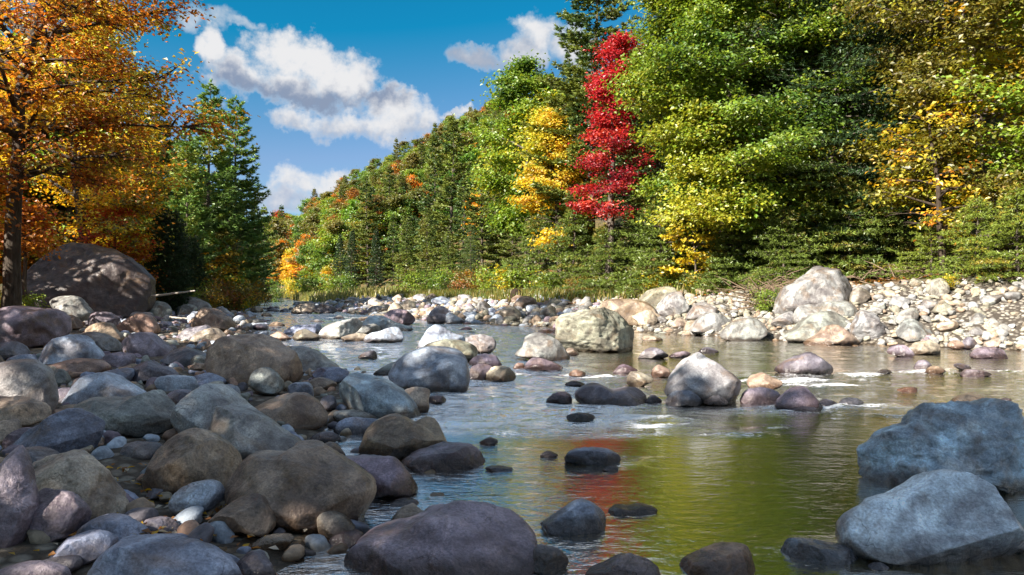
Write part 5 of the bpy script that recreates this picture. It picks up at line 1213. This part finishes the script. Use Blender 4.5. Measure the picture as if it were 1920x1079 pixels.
# the wood closing the valley at the far end
for i in range(46):
    y = rng.uniform(150, 260); px = rng.uniform(395, 545); x = (px - CX) / FPX * y
    if np.interp(y, LY, LX) - 4 < x < np.interp(y, RY, RX) + 4 and y < 170: continue
    m, kd, _w = KINDS[rng.choice([0, 1, 2, 3, 4, 5, 6])]
    if not try_spot(x, y, 2.6): continue
    plant(m, LABS[kd][0], x, y, {'pine': 'dark pine in the wood closing the far end of the valley', 'fir': 'light conifer in the wood closing the far end of the valley'}.get(kd, kd.replace('_', '-') + ' tree in the wood closing the far end of the valley'),
          'tree', kd.replace('_', ' ') + ' trees closing the valley', rot=rng.uniform(0, 6.28), scale=rng.uniform(0.8, 1.15))
# mid right wood behind the near trees: closes the sky between them
for i, (px, d) in enumerate([(1290, 46), (1380, 48), (1430, 44), (1520, 50), (1620, 47), (1700, 46), (1800, 44), (1880, 42), (1960, 40), (1210, 55), (1100, 60), (1340, 58), (1480, 60), (1570, 58), (1740, 56), (1850, 54)]):
    x, y = at_px(px, d); m = [HEM_A, FAR_G[0], HEM_B, FAR_G[2]][i % 4]
    plant(m, 'hemlock_tree' if i % 2 == 0 else 'broadleaf_tree', x, y, 'dark hemlock filling the depth of the right bank wood' if i % 2 == 0 else 'green broadleaf tree filling the depth of the right bank wood', 'tree',
          'hemlocks deep in the right bank wood' if i % 2 == 0 else 'broadleaf trees deep in the right bank wood', rot=i * 1.9, scale=1.0)

# ---- left bank
x, y = at_px(20, 22.0)
L1 = broadleaf(61, 15.5, 4.1, [(GOLD, 3.5), ((0.52, 0.36, 0.03), 3.5), (ORA, 2.4), (RST, 2.2), ((0.46, 0.38, 0.03), 2.5), ((0.28, 0.27, 0.03), 2.6)], cb=0.38, prof='full', lean=(0.075, 0.0), nl=44, nsub=9, ncl=4, nleaf=20, ls=0.14, spread=0.36, flat=0.42, sweep=-0.1, tr=0.24, bare=0.25, show=True)
plant(L1, 'maple_tree', x, y, 'large leaning maple with orange and gold leaves at the left edge', 'tree', 'maples of the left bank', bark=(0.7, 0.68, 0.66), tint=(1.0, 0.95, 1.0))
x, y = at_px(165, 36.0)
L2 = broadleaf(62, 15.0, 4.0, [(GOLD, 4), ((0.56, 0.46, 0.03), 4), (ORA, 1.5), (OLV, 2), (YGRN, 2)], cb=0.24, bare=0.2, prof='full', nl=42, nsub=8, ncl=4, nleaf=21, ls=0.16, spread=0.40, sweep=0.2)
plant(L2, 'maple_tree', x, y, 'golden maple behind the huge dark boulder', 'tree', 'maples of the left bank', tint=(1.3, 1.3, 1.2))
x, y = at_px(-300, 19.5)
plant(broadleaf(63, 9, 3.4, [(RED, 2), (RST, 3), (ORA, 3), (GOLD, 2)], cb=0.2, prof='full', nl=38, nsub=8, ncl=3, nleaf=20, ls=0.14, spread=0.38), 'maple_tree', x, y, 'russet maple reaching in from beyond the left edge', 'tree', 'maples of the left bank')
x, y = at_px(222, 34.5)
plant(broadleaf(64, 5.2, 1.5, [(RED, 3), ((0.50, 0.09, 0.03), 4), (ORA, 3)], cb=0.15, prof='round', nl=22, nsub=6, ncl=3, nleaf=14, ls=0.14, spread=0.3, flat=0.35), 'maple_sapling', x, y, 'scarlet sapling above the right end of the huge dark boulder', 'tree', 'maples of the left bank')
x, y = at_px(48, 27.0)
plant(broadleaf(65, 4.6, 0.75, [(RED, 2), (ORA, 3), (RST, 2)], cb=0.62, prof='round', nl=16, nsub=5, ncl=3, nleaf=12, ls=0.13, spread=0.28, flat=0.35), 'maple_sapling', x, y, 'small red sapling right of the leaning maple trunk', 'tree', 'maples of the left bank')
PINE_L = conifer(66, 16, 3.4, [(PIN, 5), ((0.14, 0.24, 0.065), 4), (PINL, 3.5)], cb=0.08, gap=0.95, nper=6, droop=0.03, upturn=0.24, blade=(0.26, 0.09), nb=11, step=0.18, nblade=11, flat=0.42, ragged=0.3, shape=0.75, fan=0.42)
LEFT = [(392, 47, 150, PINE_L, 16, 0.3, 'tallest left bank pine with a forked ragged top'), (438, 53, 178, PINE_L, 16, 2.0, 'outermost left bank pine leaning into the sky'), (352, 43, 235, PINE_L, 16, 4.1, 'pine between the golden maple and the tallest left pine'),
        (462, 68, 335, PINE_C, 17, 1.0, 'smaller pine behind the outermost left pine'), (478, 92, 375, SPRUCE, 14, 2.0, 'thin spruce at the far tip of the left bank'), (300, 50, 180, PINE_C, 17, 2.7, 'pine showing through the golden maple crown'),
        (420, 60, 300, FIR_L, 15, 0.2, 'light fir low between the left bank pines'), (495, 112, 385, PINE_C, 17, 3.0, 'far pine on the left bank by the river bend'), (255, 46, 120, PINE_C, 17, 5.0, 'pine hidden deep behind the golden maple')]
for px, d, top, m, h0, rt, lab in LEFT:
    x, y = at_px(px, d); nm = {id(SPRUCE): 'spruce_tree', id(FIR_L): 'fir_tree'}.get(id(m), 'pine_tree')
    plant(m, nm, x, y, lab, 'tree', 'conifers of the left bank', rot=rt, scale=height_for(px, d, top) / h0, tint=(1.45, 1.45, 1.3))
CEDAR = conifer(67, 6, 1.35, [(HEM, 4), ((0.03, 0.06, 0.022), 4)], cb=0.02, gap=0.22, nper=7, droop=-0.25, upturn=0.25, blade=(0.13, 0.04), nb=6, step=0.13, nblade=7, ragged=0.2, shape=0.42, fan=0.5, spiky=0.6)
for px, d, top, rt, lab in [(315, 37, 392, 0.0, 'dark columnar cedar right of the huge dark boulder'), (355, 41, 440, 1.0, 'smaller dark cedar beside the columnar cedar')]:
    x, y = at_px(px, d); plant(CEDAR, 'cedar_tree', x, y, lab, 'tree', 'cedars of the left bank', rot=rt, scale=height_for(px, d, top) / 6)
x, y = at_px(400, 46)
plant(broadleaf(68, 5.2, 1.6, [(OLV, 3), (GOLD, 2), (LGRN, 2)], cb=0.1, prof='egg', nl=20, nsub=5, ncl=3, nleaf=16, ls=0.2, spread=0.35), 'maple_sapling', x, y, 'olive-gold sapling under the tallest left pine', 'tree', 'saplings of the left bank')
for px, d, m, sc, lab in [(375, 41, SHRUB_O, 1.0, 'orange shrub at the foot of the left bank pines'), (415, 44, SHRUB_O, 1.25, 'larger orange shrub right of the first one on the left shore'), (450, 52, SHRUB_O, 1.3, 'rusty shrub near the far left shore'),
                          (435, 47, SHRUB_Y, 0.9, 'yellow shrub among the orange ones on the left shore'), (345, 38.5, SHRUB_G, 0.9, 'green shrub below the columnar cedar'), (470, 66, SHRUB_O, 1.4, 'orange shrub at the tip of the left shore'),
                          (38, 26.5, SHRUB_Y, 0.6, 'yellow shrub left of the huge dark boulder'), (130, 36, SHRUB_Y, 1.3, 'golden shrub behind the huge dark boulder'), (262, 38, SHRUB_O, 1.2, 'orange shrub right behind the huge dark boulder'), (500, 84, SHRUB_G, 1.6, 'green shrub by the far rapids')]:
    x, y = at_px(px, d); plant(m, 'shrub', x, y, lab, 'shrub', 'shrubs of the left bank', rot=px * 0.5, scale=sc)
for i, (px, d, m, sc) in enumerate([(60, 46, FAR_O[1], 1.15), (-40, 44, FAR_O[1], 1.2), (120, 46, FAR_G[0], 1.2), (300, 62, FAR_G[0], 1.0), (360, 66, FAR_G[1], 0.9), (200, 56, FAR_O[0], 1.2), (30, 50, FAR_G[0], 1.3), (400, 84, FAR_G[0], 0.8), (440, 100, FAR_G[1], 0.8)]):
    x, y = at_px(px, d); gold = m in FAR_O
    plant(m, 'broadleaf_tree', x, y, 'golden broadleaf tree in the depth of the left bank wood' if gold else 'green broadleaf tree in the depth of the left bank wood', 'tree',
          'golden trees deep in the left bank wood' if gold else 'green trees deep in the left bank wood', rot=i * 1.7, scale=sc)
THIN = [broadleaf(71, 14, 3.9, [(GOLD, 3), (YGRN, 3), (OLV, 2)], cb=0.15, nl=30, nsub=5, ncl=3, nleaf=6, ls=0.34, spread=0.55, flat=0.5), broadleaf(72, 14, 3.7, [(GRN, 3), (YGRN, 3)], cb=0.15, prof='full', nl=30, nsub=5, ncl=3, nleaf=6, ls=0.34, spread=0.55, flat=0.5)]
# the same wood goes on behind the viewer's left shoulder; its shade lies on the near bank
for i, (x, y, h_) in enumerate([(-16, 9.5, 10.5), (-20, 7, 10.5), (-13.5, 5, 11), (-17, 3, 12.5), (-22, 2, 14), (-12, -0.5, 12.5), (-16, -2.5, 14.5), (-21, -5, 17), (-10, -5, 14), (-13.5, -9, 17),
                                 (-17, -10, 20), (-9, -10, 18), (-5.5, -7, 12), (-12, -13, 20), (-23, 12, 10.5), (-5, -12, 17), (-25, 24.5, 13), (-27, 28.5, 13)]):
    m, sc = (THIN[i % 2], h_ / 14.0) if i < 16 else (FAR_O[1], h_ / 12.0)
    plant(m, 'broadleaf_tree', x, y, 'broadleaf tree of the left bank wood beyond the left frame edge', 'tree', 'left bank trees beyond the frame', rot=i * 2.3, scale=sc)

# ------------------------------------------------------------------ small things
def wood(name, pts, radii, label, colour, cat='driftwood', sides=7, seed=0):
    rng = np.random.default_rng(seed)
    tb = Tubes()
    P = closed_curve(pts, 1) if False else np.array(pts, float)
    t = np.linspace(0, 1, len(P)); tt = np.linspace(0, 1, 14)
    Q = np.stack([np.interp(tt, t, P[:, k]) for k in range(3)], 1) + rng.normal(0, 0.008, (14, 3))
    tb.add(Q, np.interp(tt, t, radii), sides)
    o = link(name, tb.mesh(name, M_DRIFT)); o.color = (*colour, 1)
    tag(o, label, cat)
    return o
def mat_drift():
    m, g = new_mat('driftwood')
    tc = g.add('ShaderNodeTexCoord').outputs['Object']; oi = g.add('ShaderNodeObjectInfo')
    n = g.noise(g.v('MULTIPLY', tc, (1, 4, 9)), 6.0, 4, 0.6)
    c = g.mix(g.step(n, 0.3, 0.7), g.mix(1.0, oi.outputs['Color'], (0.5, 0.48, 0.45), 'MULTIPLY'), oi.outputs['Color'])
    finish(g, principled(g, c, 0.85, bump(g, n, 0.5, 0.02), 0.2)); return m
M_DRIFT = mat_drift()
def P3(px, py, d): return ((px - CX) / FPX * d, d, CAM_H - (py - CY) / FPX * d)
wood('driftwood_pole', [P3(278, 557, 31), P3(320, 552, 31), P3(366, 546, 30.5)], [0.05, 0.045, 0.03], 'white driftwood pole resting on the pale humped boulder', (0.62, 0.58, 0.50), seed=1)
wood('driftwood_stick', [P3(248, 675, 16.2), P3(290, 682, 15.8), P3(340, 691, 15.2), P3(395, 699, 14.6)], [0.03, 0.035, 0.03, 0.018], 'pale thin stick lying among the left bank boulders', (0.50, 0.45, 0.38), seed=2)
wood('driftwood_stick', [P3(318, 595, 22), P3(360, 600, 21.5)], [0.03, 0.02], 'short bleached stick below the pale humped boulder', (0.5, 0.47, 0.42), seed=3)
# dark stump on the grassy strip
tb = Tubes(); s0 = np.array(P3(968, 562, 40.5))
tb.add([s0 + np.array([0, 0, -0.3]), s0 + np.array([0.02, 0, 0.2]), s0 + np.array([0.0, 0, 0.55]), s0 + np.array([0.05, 0, 0.7])], [0.62, 0.45, 0.38, 0.2], 10)
for a in np.linspace(0, 6.28, 7)[:-1]:
    tb.add([s0 + np.array([0.3 * math.cos(a), 0.3 * math.sin(a), 0.05]), s0 + np.array([0.8 * math.cos(a), 0.8 * math.sin(a), -0.12]), s0 + np.array([1.1 * math.cos(a), 1.1 * math.sin(a), -0.4])], [0.16, 0.10, 0.04], 6)
o = link('tree_stump', tb.mesh('tree_stump', M_BARK)); o.color = (0.3, 0.24, 0.2, 1); o.scale = (0.8, 0.8, 0.8); o.location = tuple(0.2 * s0); tag(o, 'dark uprooted stump on the grassy strip', 'stump')
# exposed roots and dead branches under the hemlocks
rng = np.random.default_rng(8)
tb = Tubes()
for _ in range(260):
    px = rng.choice([rng.uniform(1395, 1480), rng.uniform(1480, 1920)]); d = rng.uniform(25.0, 28.5)
    x, y = at_px(px, d); z = float(ground_z(x, y))
    a = rng.uniform(0, 6.28); L = rng.uniform(0.4, 1.5); up = rng.uniform(-0.25, 0.55)
    p = np.array([x, y, z + rng.uniform(0, 0.45)])
    e = p + np.array([math.cos(a), math.sin(a), up]) * L
    mid_ = (p + e) / 2 + rng.normal(0, 0.12, 3)
    tb.add([p, mid_, e], [0.022, 0.016, 0.005], 4)
o = link('roots_and_twigs', tb.mesh('roots_and_twigs', M_DRIFT)); o.color = (0.22, 0.16, 0.11, 1); tag(o, 'tangle of dead twigs and exposed roots on the cut bank', 'roots', kind='stuff')

# leaf litter, fallen leaves
def litter(name, label, pts, size, cols, seed):
    r_ = np.random.default_rng(seed)
    C = np.array(pts); V, F = leaf_quads(r_, C, size, 0.35)
    c = np.array(cols)[r_.integers(len(cols), size=len(C))] * r_.uniform(0.7, 1.2, (len(C), 1))
    o = link(name, mesh_data(name, V, F, M_LEAF, False, {'col': np.repeat(c, 4, 0)})); o.color = (1, 1, 1, 1)
    tag(o, label, 'leaves', kind='stuff')
pts = []
for _ in range(420):
    px, py = rng.normal(300, 130), rng.uniform(880, 1060)
    d = ray_ground(px, py, 30); x, y = at_px(px, d); pts.append((x, y, float(ground_z(x, y)) + 0.03 + rng.uniform(0, 0.02)))
litter('fallen_leaves', 'fallen orange and pale leaves on damp sand by the near left boulders', pts, 0.055, [ORA, GOLD, (0.55, 0.5, 0.42), RST, BRN], 4)
pts = []
for _ in range(5000):
    y = rng.uniform(22, 60); s = rng.uniform(5.6, 16); x = np.interp(y, RY, RX) + s; pts.append((x, y, float(ground_z(x, y)) + 0.05 + rng.uniform(0, 0.1)))
litter('fallen_leaves', 'brown and rust leaf litter under the right bank trees', pts, 0.14, [ORA, BRN, RST, (0.22, 0.13, 0.05)], 5)

# grass strips
def grass(name, label, n, pick, hgt, cols, seed):
    r_ = np.random.default_rng(seed)
    B = np.array([pick(r_) for _ in range(n)])
    a = r_.uniform(0, 6.28, n); lean = r_.uniform(0.15, 0.7, n); h = hgt * r_.uniform(0.5, 1.3, n)
    d = np.stack([np.cos(a), np.sin(a), np.zeros(n)], 1); p = np.stack([-d[:, 1], d[:, 0], np.zeros(n)], 1)
    w = (0.02 * hgt / 0.4) * r_.uniform(0.7, 1.4, n)[:, None]; up = np.array([0, 0, 1.0])
    m1 = B + up * (h * 0.55)[:, None] + d * (h * lean * 0.25)[:, None]; t1 = B + up * h[:, None] + d * (h * lean)[:, None]
    V = np.stack([B - p * w, B + p * w, m1 + p * w * 0.8, m1 - p * w * 0.8, t1 + p * w * 0.15, t1 - p * w * 0.15], 1).reshape(-1, 3)
    I = np.arange(n)[:, None] * 6
    F = np.concatenate([I + np.array([0, 1, 2, 3]), I + np.array([3, 2, 4, 5])])
    c = np.array(cols)[r_.integers(len(cols), size=n)] * r_.uniform(0.7, 1.3, (n, 1))
    o = link(name, mesh_data(name, V, F, M_LEAF, False, {'col': np.repeat(c, 6, 0)})); o.color = (1, 1, 1, 1)
    tag(o, label, 'grass', kind='stuff')
def pg(r_):
    y = r_.uniform(30, 62); s = r_.uniform(6.0, 10.5); x = np.interp(y, RY, RX) + s; return (x, y, float(ground_z(x, y)) - 0.02)
grass('grass', 'yellow-green grass strip between the upstream bar and the trees', 9000, pg, 0.55, [(0.24, 0.22, 0.05), (0.14, 0.18, 0.03), (0.30, 0.24, 0.07), (0.10, 0.15, 0.03)], 1)
def pg2(r_):
    y = r_.uniform(62, 150); s = r_.uniform(0.5, 8); x = np.interp(y, RY, RX) + s; return (x, y, float(ground_z(x, y)) - 0.02)
grass('grass', 'bright sunlit grass on the far shore', 6000, pg2, 0.9, [(0.28, 0.26, 0.07), (0.18, 0.22, 0.04), (0.34, 0.30, 0.12)], 2)
def pg3(r_):
    y = r_.uniform(20, 60); s = r_.uniform(10, 16); x = np.interp(y, LY, LX) - s; return (x, y, float(ground_z(x, y)) - 0.02)
grass('grass', 'dull grass at the edge of the left bank wood', 4000, pg3, 0.5, [(0.12, 0.13, 0.04), (0.20, 0.15, 0.05), (0.08, 0.10, 0.03)], 3)
